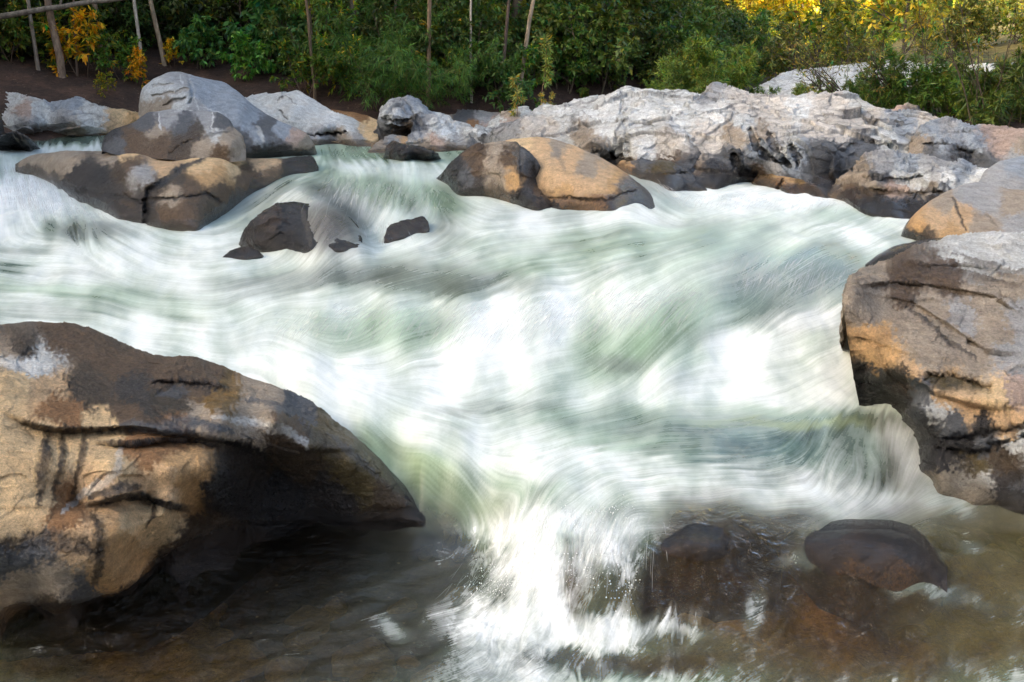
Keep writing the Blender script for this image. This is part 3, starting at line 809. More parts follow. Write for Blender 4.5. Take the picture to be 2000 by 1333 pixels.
rock("boulder", "smooth dark brown boulder with white streaks lying on the cracked ledge",
     [(200, 292), (206, 270), (218, 258), (260, 240), (290, 221), (330, 215), (380, 218), (425, 221), (448, 235), (456, 250), (474, 264), (480, 290)],
     [(200, 296), (240, 306), (330, 314), (420, 322), (480, 314)],
     [(204, 285, 12.3), (240, 298, 12.0), (330, 304, 11.8), (430, 310, 11.7), (474, 305, 11.9), (250, 260, 12.35), (300, 250, 12.3), (380, 250, 12.3), (300, 222, 12.7), (400, 222, 12.8), (340, 285, 11.95), (400, 275, 11.9), (440, 262, 12.1), (450, 285, 11.75), (470, 268, 12.2)],
     [(220, 268, 'black'), (230, 285, 'slate'), (270, 285, 'brown'), (300, 260, 'taupe'), (280, 240, 'slate'), (330, 230, 'grey'), (310, 280, 'brown'), (360, 245, 'slate'), (380, 260, 'umber'), (400, 232, 'grey'), (430, 240, 'slate'), (420, 268, 'pale'), (400, 282, 'taupe'), (450, 275, 'taupe'), (460, 290, 'taupe'), (430, 295, 'brown'), (350, 290, 'umber'), (260, 270, 'brown')],
     [([(308, 222), (312, 255)], 2, 0, 'white', .9), ([(415, 222), (414, 252)], 2, 0, 'white', .9), ([(340, 218), (380, 216)], 3, 0, 'white', .7), ([(330, 300), (370, 278), (420, 262), (450, 258)], 4, .05, 'dark', .5)],
     rnd=34, rk_=1.1, amp=.02, freq=1.6, back=.7, n=(240, 110), seed=4, wet=.05, cat="boulder")
rock("boulder", "tallest blue grey boulder with pale wrinkled face and tan end, behind the ledge",
     [(272, 225), (273, 190), (278, 172), (300, 155), (330, 143), (352, 142), (385, 152), (440, 163), (470, 185), (500, 210), (540, 235), (570, 248), (600, 262), (614, 285), (622, 310)],
     [(272, 240), (330, 300), (460, 318), (560, 318), (622, 314)],
     [(272, 200, 15.2), (276, 230, 15.0), (330, 280, 14.6), (470, 300, 14.4), (560, 306, 'w'), (620, 306, 'w'), (300, 160, 15.4), (350, 146, 15.6), (440, 168, 15.8), (370, 180, 15.0), (330, 200, 14.9), (300, 220, 15.0), (400, 210, 14.9), (470, 220, 14.8), (540, 245, 14.9), (520, 275, 14.5), (590, 270, 14.8), (450, 190, 15.3), (500, 215, 15.3)],
     [(285, 180, 'pale'), (310, 175, 'pale'), (340, 175, 'pale'), (290, 210, 'taupe'), (320, 200, 'taupe'), (350, 155, 'grey'), (400, 175, 'blue'), (440, 200, 'blue'), (380, 215, 'grey'), (360, 205, 'pale'), (480, 230, 'blue'), (520, 250, 'slate'), (500, 270, 'blue'), (480, 210, 'blue'), (560, 255, 'blue'), (580, 268, 'pink'), (600, 280, 'taupe'), (500, 295, 'black'), (550, 298, 'dark'), (600, 300, 'umber'), (470, 280, 'slate')],
     [([(368, 148), (380, 175), (372, 200)], 5, .10, None, 0), ([(300, 185), (345, 180), (365, 172)], 4, .08, 'taupe', .6), ([(320, 205), (345, 195), (362, 188)], 4, .08, 'umber', .5), ([(300, 168), (340, 165)], 3, .06, 'taupe', .4), ([(352, 145), (358, 165)], 2, 0, 'white', .7), ([(380, 190), (390, 215)], 2, 0, 'white', .7), ([(505, 250), (515, 275)], 6, 0, 'pale', .6), ([(400, 210), (440, 225)], 2, 0, 'white', .5)],
     rnd=44, rk_=1.1, amp=.03, freq=1.3, back=1.4, n=(280, 140), seed=5, wet=.14, cat="boulder")
rock("rock_slab", "pale sloping slab with thin cracks right behind the tall blue boulder",
     [(470, 195), (500, 185), (560, 180), (582, 177), (600, 190), (640, 213), (680, 230), (710, 243), (738, 262), (742, 285)],
     [(470, 240), (560, 290), (620, 296), (680, 298), (742, 296)],
     [(480, 230, 16.5), (560, 270, 16.8), (620, 286, 'w', .1), (700, 288, 'w', .1), (740, 288, 'w', .1), (500, 187, 18.2), (580, 180, 18.2), (640, 215, 18.0), (710, 246, 17.6), (570, 215, 17.2), (640, 245, 16.9), (680, 262, 16.8), (600, 262, 16.75), (650, 266, 17.0)],
     [(500, 190, 'pale'), (560, 195, 'pale'), (600, 200, 'white'), (590, 230, 'pale'), (640, 235, 'white'), (680, 245, 'pale'), (620, 262, 'grey'), (660, 272, 'taupe'), (640, 285, 'grey'), (700, 275, 'grey'), (720, 262, 'cream'), (690, 285, 'taupe')],
     [([(540, 200), (560, 190), (580, 205)], 2, .05, 'dark', .7), ([(545, 215), (560, 235)], 2, .05, 'dark', .8), ([(600, 262), (650, 264), (680, 262)], 3, .2, 'dark', .8)],
     rnd=16, rk_=.8, amp=.03, freq=1.4, strata=.05, sd=(.35, .2, 1), back=1.2, n=(220, 100), seed=6, wet=.1, cat="slab")
rock("rock_slab", "low pale blue slab below the brown forest bank, leftmost in the river",
     [(-120, 175), (-40, 178), (0, 180), (40, 186), (62, 192), (100, 203), (130, 196), (152, 189), (172, 200), (190, 208), (215, 214), (250, 219), (290, 226)],
     [(-120, 280), (0, 280), (100, 280), (200, 280), (250, 260), (290, 240)],
     [(-100, 264, 'w', .05), (0, 264, 'w', .05), (100, 266, 'w', .05), (210, 266, 'w', .1), (285, 230, 17.2), (-100, 180, 19.2), (0, 183, 19.2), (100, 206, 18.6), (155, 192, 18.8), (250, 222, 18.2), (40, 225, 17.9), (120, 225, 17.8), (200, 235, 17.7), (60, 245, 17.6), (150, 250, 17.5), (150, 205, 18.3)],
     [(20, 190, 'pale'), (70, 205, 'pale'), (150, 198, 'blue'), (110, 208, 'blue'), (40, 215, 'pink'), (90, 222, 'pale'), (180, 218, 'pale'), (230, 225, 'cream'), (20, 235, 'pale'), (60, 245, 'grey'), (120, 240, 'grey'), (170, 240, 'pale'), (220, 240, 'sand'), (60, 258, 'grey'), (150, 258, 'taupe'), (100, 250, 'pale')], (),
     rnd=14, rk_=.6, amp=.045, freq=1.5, strata=.06, sd=(.1, .4, 1), facet=.02, ffreq=1.6, back=1.5, n=(260, 90), seed=7, wet=.05, cat="slab")
rock("rock", "small black wet rock with white water running over it, by the pale slab",
     [(-30, 280), (5, 264), (30, 258), (50, 266), (70, 282), (80, 292)], [(-30, 300), (30, 302), (80, 300)],
     [(-20, 294, 'w', .15), (30, 295, 'w', .15), (75, 294, 'w', .15), (30, 262, 15.6), (5, 270, 15.3), (55, 272, 15.5)],
     [(20, 280, 'black'), (45, 275, 'dark'), (60, 285, 'umber')], [([(25, 262), (45, 285)], 3, 0, 'white', .8), ([(45, 268), (62, 288)], 3, 0, 'white', .7)], rnd=16, amp=.02, n=(120, 60), seed=8, wet=.5, back=.5)
rock("rock", "dark rounded rock cut by the left edge of the picture above the cascade",
     [(-40, 235), (-25, 216), (-5, 215), (4, 232), (7, 256)], [(-40, 262), (0, 264), (7, 262)], [(-30, 255, 16), (0, 255, 16), (-5, 220, 16.4), (-10, 240, 16)],
     [(-10, 230, 'brown'), (0, 250, 'dark')], (), rnd=16, n=(70, 50), seed=9, wet=.1, back=.5)

rock("rock_slab", "smooth orange brown slab between the pale slab and the blocky boulder",
     [(600, 225), (640, 214), (680, 218), (715, 226), (745, 240), (770, 262)], [(600, 270), (680, 282), (770, 286)],
     [(610, 262, 17.6), (690, 270, 17.3), (760, 275, 17.1), (640, 216, 20.0), (720, 229, 19.2), (690, 245, 18.2)],
     [(650, 222, 'rust'), (700, 230, 'rust'), (690, 250, 'sand'), (725, 250, 'cream'), (720, 268, 'sand'), (740, 262, 'sand')], (), rnd=8, rk_=.5, amp=.04, freq=1.5, strata=.03, n=(120, 60), seed=40, wet=.04, back=1.0, cat="slab")

# middle distance
rock("boulder", "blocky pale boulder with dark undercut face in the middle of the far bank",
     [(732, 270), (733, 240), (748, 212), (760, 198), (778, 189), (800, 192), (816, 200), (836, 216), (850, 222), (875, 228), (890, 240), (900, 262)],
     [(732, 276), (760, 282), (820, 290), (900, 280)],
     [(735, 268, 17.0), (780, 272, 16.7), (830, 275, 16.6), (890, 262, 17), (735, 240, 17.0), (760, 238, 16.5), (810, 240, 16.4), (745, 215, 17.1), (775, 192, 17.8), (800, 196, 17.7), (770, 210, 17.0), (800, 225, 16.9), (830, 222, 17.2), (860, 230, 17.4), (740, 252, 17.0), (800, 258, 16.9)],
     [(755, 215, 'pale'), (780, 200, 'grey'), (770, 222, 'white'), (800, 215, 'blue'), (830, 225, 'blue'), (860, 235, 'pale'), (745, 240, 'grey'), (750, 258, 'slate'), (780, 255, 'umber'), (800, 250, 'umber'), (820, 235, 'pale'), (750, 268, 'dark'), (850, 250, 'pale')],
     [([(778, 195), (800, 210), (806, 225)], 3, .1, 'slate', .6), ([(750, 230), (790, 236), (818, 236)], 3, .15, 'dark', .5)],
     rnd=9, rk_=.7, amp=.03, freq=1.5, facet=.07, ffreq=1.5, back=1.2, n=(200, 120), seed=10, wet=.08, cat="boulder")
rock("rock", "low pale broken rock in front of the blocky boulder",
     [(796, 290), (800, 262), (806, 235), (815, 224), (835, 222), (850, 228), (866, 240), (900, 247), (940, 256), (965, 262), (975, 278), (985, 292)],
     [(796, 298), (850, 304), (920, 306), (985, 302)],
     [(800, 296, 'w', .05), (860, 298, 'w', .05), (930, 298, 'w', .05), (980, 296, 'w', .05), (808, 240, 16.0), (830, 225, 16.6), (850, 240, 16.2), (900, 250, 16.6), (960, 265, 16.2), (830, 270, 15.7), (880, 275, 15.8), (930, 275, 15.7)],
     [(812, 245, 'slate'), (835, 232, 'grey'), (815, 270, 'grey'), (850, 250, 'pale'), (880, 255, 'white'), (920, 262, 'pale'), (850, 275, 'pink'), (900, 275, 'grey'), (940, 272, 'pale'), (930, 282, 'slate'), (830, 285, 'taupe'), (880, 288, 'taupe'), (960, 280, 'grey')], (),
     rnd=8, rk_=.6, amp=.03, freq=1.8, facet=.07, ffreq=2.0, strata=.03, back=1.0, n=(200, 100), seed=11, wet=.1)
rock("rock", "little grey stone at the waterline left of the low broken rock",
     [(715, 300), (730, 285), (752, 270), (765, 262), (785, 266), (800, 268), (812, 280), (818, 296)], [(715, 304), (760, 306), (818, 304)],
     [(720, 300, 'w', .05), (765, 300, 'w', .05), (815, 298, 'w', .05), (760, 268, 16.3), (800, 272, 16.2), (770, 285, 15.8)],
     [(740, 290, 'taupe'), (765, 275, 'grey'), (790, 280, 'sand'), (800, 290, 'taupe')], (), rnd=12, amp=.02, facet=.04, ffreq=2.4, n=(120, 60), seed=12, wet=.08, back=.5)
rock("rock", "flat black wet rock poking out of the green pool",
     [(748, 308), (757, 288), (768, 276), (790, 284), (812, 288), (835, 295), (856, 302), (862, 312)], [(748, 316), (790, 322), (862, 320)],
     [(752, 310, 'w'), (800, 313, 'w'), (858, 312, 'w'), (770, 280, 14.4), (800, 290, 14.2), (840, 300, 14.0), (790, 298, 13.9)],
     [(760, 295, 'umber'), (790, 290, 'umber'), (780, 305, 'black'), (830, 302, 'black')], (), rnd=9, amp=.025, facet=.04, ffreq=2.5, n=(120, 60), seed=13, wet=.3, back=.5)
rock("rock_slab", "flat dark slab in the shade under the far forest, middle of the bank",
     [(850, 222), (866, 214), (900, 216), (940, 220), (975, 222), (1000, 232)], [(850, 262), (930, 262), (1000, 262)],
     [(855, 256, 18.5), (930, 256, 18.5), (995, 256, 18.5), (870, 216, 21), (960, 222, 20.5), (900, 236, 19.5)],
     [(870, 220, 'taupe'), (910, 225, 'slate'), (950, 225, 'grey'), (900, 245, 'slate'), (960, 245, 'pink'), (920, 252, 'rust')], (), rnd=6, rk_=.5, amp=.03, strata=.08, sd=(0, .2, 1), n=(140, 60), seed=14, wet=.03, back=1, cat="slab")
rock("rock", "rounded pale rock with two willow saplings beside it",
     [(940, 268), (960, 236), (980, 222), (1005, 211), (1030, 210), (1048, 222), (1070, 240)], [(940, 275), (1000, 280), (1070, 275)],
     [(945, 268, 16.6), (1010, 272, 16.4), (1065, 268, 16.4), (980, 224, 17.4), (1020, 213, 17.6), (1000, 240, 16.8), (1050, 226, 17.4)],
     [(970, 240, 'pale'), (1000, 225, 'taupe'), (1020, 218, 'pale'), (1000, 245, 'pink'), (1040, 240, 'pale'), (970, 260, 'pale')], (), rnd=12, facet=.05, ffreq=1.6, amp=.03, n=(130, 70), seed=15, wet=.02, back=.8)
rock("boulder", "dark wedge boulder with rough brown face standing in the rapids",
     [(852, 352), (870, 335), (900, 308), (918, 292), (940, 280), (980, 276), (1010, 278), (1030, 293), (1045, 315), (1060, 340), (1068, 365), (1074, 405)],
     [(852, 360), (880, 395), (960, 405), (1020, 425), (1074, 432)],
     [(858, 352, 'w'), (890, 378, 'w'), (960, 386, 'w'), (1020, 405, 'w'), (1050, 412, 'w'), (1072, 412, 'w', .1), (900, 312, 11.7), (940, 285, 11.7), (1000, 280, 11.5), (1022, 295, 11.0), (930, 340, 11.25), (990, 340, 10.95), (1010, 360, 10.75), (1020, 330, 10.8), (1050, 340, 11.1), (1060, 370, 10.9), (1038, 385, 10.5)],
     [(890, 330, 'black'), (880, 360, 'black'), (930, 300, 'brown'), (970, 290, 'taupe'), (960, 320, 'taupe'), (930, 330, 'brown'), (980, 340, 'taupe'), (930, 360, 'dark'), (970, 365, 'taupe'), (1000, 310, 'brown'), (1000, 350, 'tan'), (1020, 300, 'slate'), (1030, 330, 'slate'), (1045, 350, 'dark'), (1055, 380, 'brown'), (1030, 385, 'black'), (910, 345, 'slate')],
     [([(1015, 285), (1012, 320), (1016, 360), (1008, 390)], 4, -.05, None, 0)],
     rnd=10, rk_=.8, amp=.05, freq=2.2, facet=.03, ffreq=2.2, back=.8, n=(240, 130), seed=16, wet=.2, cat="boulder")
rock("boulder", "smooth tan boulder leaning behind the dark wedge in the rapids",
     [(930, 300), (955, 284), (1000, 273), (1040, 269), (1072, 270), (1100, 280), (1130, 291), (1170, 308), (1200, 325), (1235, 352), (1262, 372), (1276, 388), (1284, 412)],
     [(930, 330), (1000, 400), (1090, 432), (1200, 434), (1284, 424)],
     [(1000, 395, 11.2), (1090, 410, 'w'), (1200, 414, 'w'), (1275, 414, 'w'), (940, 298, 12.0), (1000, 278, 12.0), (1070, 274, 12.0), (1130, 295, 11.6), (1200, 330, 11.2), (1270, 382, 10.7), (1070, 320, 11.1), (1130, 340, 10.8), (1190, 370, 10.5), (1090, 380, 10.55), (1150, 395, 10.4), (1220, 395, 10.4), (1240, 375, 10.7)],
     [(960, 285, 'sand'), (1020, 278, 'cream'), (1060, 290, 'sand'), (1090, 290, 'taupe'), (1110, 310, 'sand'), (1090, 340, 'sand'), (1150, 330, 'taupe'), (1180, 345, 'sand'), (1140, 365, 'sand'), (1200, 355, 'tan'), (1220, 375, 'brown'), (1100, 385, 'tan'), (1150, 395, 'tan'), (1080, 400, 'dark'), (1200, 400, 'brown'), (1240, 395, 'black'), (1265, 400, 'dark')],
     [([(1075, 385), (1110, 385), (1150, 392), (1200, 385), (1240, 372)], 3, .04, 'umber', .8), ([(1085, 290), (1100, 330)], 6, 0, 'slate', .35)],
     rnd=40, rk_=1.0, amp=.025, freq=1.8, back=1.0, n=(260, 120), seed=17, wet=.16, cat="boulder")

# the bedrock on the right bank
rock("rock_outcrop", "broad rugged white outcrop left of the tan and grey bedrock",
     [(900, 292), (930, 275), (965, 262), (1000, 238), (1030, 225), (1050, 205), (1064, 196), (1085, 204), (1110, 200), (1150, 192), (1180, 193), (1205, 180), (1230, 170), (1262, 178), (1300, 176), (1340, 185), (1390, 190), (1440, 215)],
     [(900, 298), (960, 308), (1100, 330), (1240, 360), (1330, 392), (1440, 380)],
     [(905, 294, 'w', .05), (960, 298, 'w', .05), (1100, 320, 13.2), (1180, 330, 12.8), (1240, 348, 'w', .15), (1320, 375, 'w', .2), (1430, 360, 12.6), (965, 265, 15.4), (1060, 200, 16.5), (1150, 196, 16.5), (1235, 174, 16.8), (1300, 180, 16.8), (1400, 200, 16),
      (1020, 255, 15.0), (1000, 240, 15.6), (1060, 235, 15.4), (1050, 275, 14.0), (1120, 240, 14.8), (1160, 290, 13.0), (1120, 300, 13.3), (1200, 220, 15.0), (1230, 260, 13.3), (1180, 265, 13.6), (1300, 240, 13.6), (1280, 290, 12.7), (1230, 310, 12.5), (1300, 330, 12.1), (1350, 290, 12.6), (1200, 312, 13.4)],
     [(960, 275, 'grey'), (1000, 255, 'grey'), (1040, 260, 'ivory'), (1070, 240, 'ivory'), (1060, 210, 'pale'), (1100, 225, 'white'), (1150, 215, 'white'), (1200, 200, 'white'), (1240, 190, 'white'), (1290, 200, 'pale'), (1130, 260, 'taupe'), (1100, 280, 'pale'), (1060, 290, 'pale'), (1180, 245, 'white'), (1220, 240, 'pale'), (1260, 250, 'white'), (1210, 285, 'pale'), (1160, 300, 'taupe'), (1190, 320, 'umber'), (1140, 315, 'taupe'), (1250, 300, 'white'), (1300, 280, 'ivory'), (1330, 240, 'white'), (1240, 335, 'taupe'), (1300, 330, 'brown'), (1270, 345, 'umber'), (1330, 350, 'slate')],
     [([(1160, 295), (1200, 300), (1232, 318)], 7, .25, 'umber', .7), ([(1215, 200), (1222, 260), (1225, 300)], 4, .12, 'grey', .4), ([(1255, 235), (1275, 250)], 5, .15, 'slate', .6)],  # first stroke paints the hollow under the overhang darker
     rnd=10, rk_=.6, amp=.07, freq=.9, facet=.075, ffreq=1.15, strata=.03, sd=(.45, .3, 1), rough=.016, crack=1.3, back=2.0, n=(600, 270), seed=18, wet=.12, cat="outcrop", edge=4)
rock("rock_outcrop", "largest sloping bedrock, cream on top with grey broken front above the rapids",
     [(1290, 260), (1330, 215), (1360, 192), (1392, 168), (1420, 170), (1460, 180), (1500, 186), (1560, 194), (1600, 192), (1650, 183), (1690, 192), (1712, 210), (1740, 217), (1790, 222), (1840, 238), (1890, 262)],
     [(1290, 385), (1340, 398), (1400, 398), (1470, 388), (1520, 385), (1570, 392), (1610, 398), (1650, 350), (1720, 320), (1800, 310), (1890, 300)],
     [(1310, 366, 'w', .05), (1400, 372, 'w', .05), (1470, 360, 'w', .1), (1530, 372, 'w', .1), (1600, 386, 'w'), (1640, 345, 12.2), (1720, 310, 12.6), (1800, 300, 13.0), (1880, 285, 13.6), (1300, 250, 13.6), (1395, 172, 16.8), (1500, 190, 16.5), (1600, 196, 16.0), (1660, 187, 16.5), (1740, 220, 15.5), (1840, 242, 15.0),
      (1380, 230, 14.0), (1450, 235, 13.6), (1340, 290, 12.5), (1420, 275, 12.6), (1480, 262, 12.5), (1560, 250, 13.2), (1540, 272, 12.4), (1620, 280, 12.4), (1700, 290, 12.7), (1640, 240, 14.0), (1720, 260, 13.6), (1800, 265, 14.0),
      (1400, 310, 12.3), (1450, 330, 12.05), (1500, 310, 12.1), (1560, 320, 12.0), (1620, 310, 12.1), (1540, 350, 11.9), (1590, 350, 11.85), (1360, 340, 12.0)],
     [(1330, 225, 'pale'), (1390, 190, 'grey'), (1400, 215, 'white'), (1450, 200, 'ivory'), (1500, 210, 'ivory'), (1560, 215, 'white'), (1620, 205, 'ivory'), (1670, 200, 'pale'), (1450, 240, 'pale'), (1520, 240, 'ivory'), (1590, 240, 'ivory'), (1650, 235, 'ivory'), (1700, 240, 'ivory'), (1760, 235, 'blue'), (1820, 250, 'ivory'), (1640, 262, 'ivory'), (1720, 270, 'pale'), (1320, 290, 'ivory'), (1380, 270, 'ivory'), (1430, 255, 'taupe'), (1340, 310, 'taupe'),
      (1480, 255, 'taupe'), (1480, 290, 'blue'), (1510, 280, 'grey'), (1540, 285, 'pale'), (1560, 300, 'blue'), (1620, 290, 'slate'), (1690, 285, 'slate'), (1600, 310, 'slate'), (1540, 320, 'blue'), (1660, 310, 'slate'), (1420, 300, 'slate'), (1450, 320, 'slate'), (1400, 330, 'black'), (1450, 345, 'dark'), (1340, 345, 'brown'), (1360, 365, 'slate'), (1510, 335, 'grey'), (1530, 350, 'slate'), (1580, 345, 'slate'), (1600, 365, 'umber'), (1480, 350, 'brown')],
     [([(1465, 250), (1475, 280), (1500, 305), (1540, 320)], 5, .15, 'black', .7), ([(1500, 255), (1515, 290), (1535, 315)], 4, .12, 'dark', .7), ([(1430, 300), (1440, 330), (1470, 345)], 7, .15, 'black', .8), ([(1545, 280), (1560, 300), (1555, 320)], 4, .1, 'dark', .6), ([(1640, 285), (1690, 278), (1740, 290)], 5, .12, 'dark', .8), ([(1700, 235), (1760, 238)], 5, .15, 'umber', .5)],
     rnd=11, rk_=.7, amp=.06, freq=.9, facet=.085, ffreq=.95, strata=.03, sd=(.3, -.1, 1), rough=.011, crack=1.3, back=2.2, n=(600, 280), seed=19, wet=.14, cat="outcrop", edge=3)
rock("rock", "wet ochre rock at the foot of the largest bedrock, in the foam",
     [(1468, 358), (1480, 345), (1510, 342), (1545, 350), (1575, 358), (1600, 366), (1618, 385)], [(1468, 384), (1540, 400), (1618, 398)],
     [(1472, 362, 'w'), (1540, 378, 'w'), (1612, 388, 'w'), (1500, 346, 11.95), (1560, 356, 11.72), (1530, 362, 11.68)], [(1490, 355, 'ochre'), (1530, 355, 'tan'), (1560, 365, 'ochre'), (1590, 372, 'brown'), (1520, 372, 'olive')],
     [([(1530, 350), (1520, 365), (1530, 385)], 3, .08, 'umber', .7)], rnd=14, amp=.03, facet=.03, ffreq=2, n=(140, 70), seed=20, wet=.14, back=.5)
rock("rock", "wet olive rock under the white outcrop beside the small right cascade",
     [(1195, 335), (1215, 318), (1250, 312), (1290, 318), (1320, 325), (1345, 335), (1360, 360), (1380, 372)], [(1195, 350), (1260, 380), (1330, 396), (1380, 392)],
     [(1200, 340, 'w', .05), (1250, 350, 'w'), (1310, 374, 'w'), (1375, 374, 'w'), (1250, 318, 12.0), (1320, 330, 11.8), (1280, 345, 11.7), (1345, 350, 11.7)],
     [(1215, 328, 'tan'), (1250, 322, 'slate'), (1300, 330, 'olive'), (1280, 345, 'olive'), (1330, 345, 'slate'), (1340, 365, 'slate')], [([(1310, 345), (1330, 335), (1345, 338)], 3, .06, 'black', .6)], rnd=14, amp=.04, facet=.04, ffreq=2, n=(170, 80), seed=21, wet=.14, back=.6)
rock("boulder", "blue grey boulder with pinkish top at the right edge above the black ledge",
     [(1775, 300), (1785, 270), (1800, 250), (1825, 238), (1850, 236), (1890, 246), (1940, 252), (2000, 256), (2100, 262), (2180, 285), (2215, 350)], [(1775, 312), (1860, 330), (1930, 345), (2000, 345), (2215, 352)],
     [(1780, 302, 12.5), (1860, 315, 12.0), (1930, 332, 11.7), (2000, 325, 11.8), (2160, 320, 11.8), (1800, 255, 13.2), (1850, 240, 14.0), (1940, 256, 14.0), (2100, 268, 13.5), (1840, 270, 12.7), (1900, 270, 12.8), (1980, 285, 12.5), (1860, 292, 12.3), (1930, 300, 12.1), (2000, 300, 12.1), (1900, 312, 12.35)],
     [(1810, 260, 'blue'), (1850, 250, 'grey'), (1890, 258, 'blue'), (1930, 260, 'pink'), (1980, 268, 'pink'), (1840, 278, 'blue'), (1900, 280, 'blue'), (1960, 285, 'pink'), (1820, 295, 'slate'), (1880, 305, 'dark'), (1930, 315, 'slate'), (1980, 300, 'grey'), (1990, 285, 'taupe'), (1800, 285, 'taupe')],
     [([(1800, 285), (1850, 285), (1900, 300)], 5, .12, 'dark', .7), ([(1840, 262), (1900, 262)], 4, .1, 'slate', .5)], rnd=16, rk_=.9, amp=.05, freq=1.3, facet=.025, strata=.05, sd=(.2, .2, 1), back=1.4, n=(240, 110), seed=22, wet=.05, cat="boulder")
rock("rock_ledge", "jagged ledge with black dripping front between the bedrock and the cracked slab",
     [(1612, 382), (1640, 352), (1672, 342), (1680, 318), (1705, 303), (1750, 302), (1800, 306), (1860, 318), (1900, 332), (1960, 345), (2050, 355), (2100, 398)], [(1612, 398), (1660, 415), (1680, 440), (1740, 446), (1840, 450), (1960, 420), (2100, 402)],
     [(1618, 386, 'w'), (1660, 402, 'w'), (1690, 420, 'w'), (1760, 430, 'w'), (1840, 430, 9.9), (1950, 405, 10.2), (2040, 390, 10.4), (1640, 356, 11.4), (1690, 318, 11.6), (1750, 306, 12.0), (1860, 322, 11.6), (1960, 348, 11.2), (2040, 358, 11.0), (1700, 345, 10.9), (1760, 335, 11.2), (1800, 345, 10.9), (1680, 365, 10.85), (1740, 368, 10.5), (1800, 370, 10.4), (1860, 358, 10.7), (1930, 360, 10.7), (1700, 395, 10.35), (1780, 405, 10.05), (1720, 352, 10.7)],
     [(1640, 365, 'taupe'), (1660, 385, 'brown'), (1690, 330, 'taupe'), (1720, 320, 'grey'), (1770, 318, 'blue'), (1830, 328, 'grey'), (1880, 335, 'blue'), (1720, 342, 'slate'), (1700, 355, 'taupe'), (1760, 345, 'pale'), (1800, 348, 'pale'), (1850, 350, 'white'), (1920, 355, 'white'), (1960, 365, 'white'), (1750, 368, 'pink'), (1800, 372, 'taupe'), (1690, 385, 'umber'), (1720, 395, 'black'), (1780, 400, 'black'), (1820, 405, 'dark'), (1850, 390, 'black'), (1740, 415, 'black'), (1700, 410, 'black')],
     [([(1690, 348), (1740, 352), (1800, 345)], 5, .15, 'dark', .6), ([(1700, 370), (1760, 378), (1840, 375)], 4, .08, 'umber', .7)], rnd=9, rk_=.6, amp=.05, freq=1.8, facet=.06, ffreq=2.2, strata=.03, back=1.4, n=(300, 150), seed=23, wet=.16, cat="ledge")
rock("rock_slab", "smooth tan slab with a dark crack at the right edge behind the big boulder",
     [(1755, 470), (1768, 445), (1790, 420), (1815, 400), (1850, 380), (1880, 366), (1910, 362), (1960, 370), (2000, 376), (2120, 386), (2180, 420), (2210, 490)], [(1755, 478), (1800, 490), (1900, 495), (2000, 495), (2210, 495)],
     [(1765, 462, 'w'), (1830, 470, 8.7), (1920, 470, 8.7), (2000, 470, 8.7), (2110, 470, 8.7), (1790, 424, 9.0), (1850, 384, 9.6), (1900, 366, 10.0), (1980, 376, 9.9), (2110, 390, 9.7), (1830, 430, 8.95), (1900, 420, 9.2), (1980, 420, 9.2), (1880, 390, 9.5)],
     [(1790, 440, 'tan'), (1830, 430, 'sand'), (1850, 400, 'taupe'), (1890, 380, 'grey'), (1880, 420, 'sand'), (1930, 400, 'grey'), (1980, 400, 'taupe'), (1930, 440, 'taupe'), (1980, 440, 'grey'), (1860, 455, 'tan'), (1780, 458, 'dark'), (1810, 462, 'umber')],
     [([(1862, 388), (1875, 420), (1890, 450)], 3, .05, 'black', .85), ([(1930, 420), (1950, 445)], 3, .03, 'dark', .4)], rnd=16, rk_=.9, amp=.03, freq=1.4, back=1.2, n=(220, 110), seed=24, wet=.1, cat="slab")
rock("rock", "smooth grey rock at the right edge between the pink topped boulder and cracked slab",
     [(1910, 360), (1925, 335), (1950, 318), (2000, 308), (2080, 312), (2140, 340), (2165, 382)], [(1910, 375), (1980, 385), (2165, 385)], [(1920, 366, 10.3), (1990, 370, 10.2), (2120, 370, 10.2), (1930, 335, 10.7), (2000, 312, 11.3), (1980, 345, 10.5)],
     [(1940, 335, 'grey'), (1980, 325, 'blue'), (1980, 350, 'grey')], (), rnd=16, amp=.03, n=(120, 70), seed=25, wet=.02, back=.7)
rock("rock", "thin dark stone strip awash between the cracked slab and the big right boulder",
     [(1690, 520), (1715, 500), (1745, 485), (1800, 474), (1850, 468), (1900, 466)], [(1690, 530), (1760, 520), (1850, 510), (1900, 505)],
     [(1695, 522, 'w', -.05), (1750, 508, 'w', -.1), (1850, 490, 8.2), (1720, 500, 8.0), (1800, 478, 8.5), (1870, 470, 8.6)], [(1730, 500, 'brown'), (1760, 488, 'olive'), (1820, 475, 'dark'), (1870, 472, 'dark')], (), rnd=8, amp=.02, n=(140, 50), seed=26, wet=.5, back=.5)
rock("rock", "flat pinkish grey stone tilted among twigs at the top of the bedrock",
     [(1735, 220), (1752, 208), (1775, 203), (1790, 206), (1795, 216), (1800, 226)], [(1735, 226), (1770, 230), (1800, 232)], [(1740, 222, 16.4), (1770, 224, 16.4), (1798, 226, 16.4), (1780, 206, 16.8), (1765, 212, 16.5)],
     [(1760, 214, 'pink'), (1785, 210, 'taupe'), (1790, 222, 'slate')], (), rnd=5, amp=.02, strata=.04, n=(90, 40), seed=27, wet=.0, back=.5)
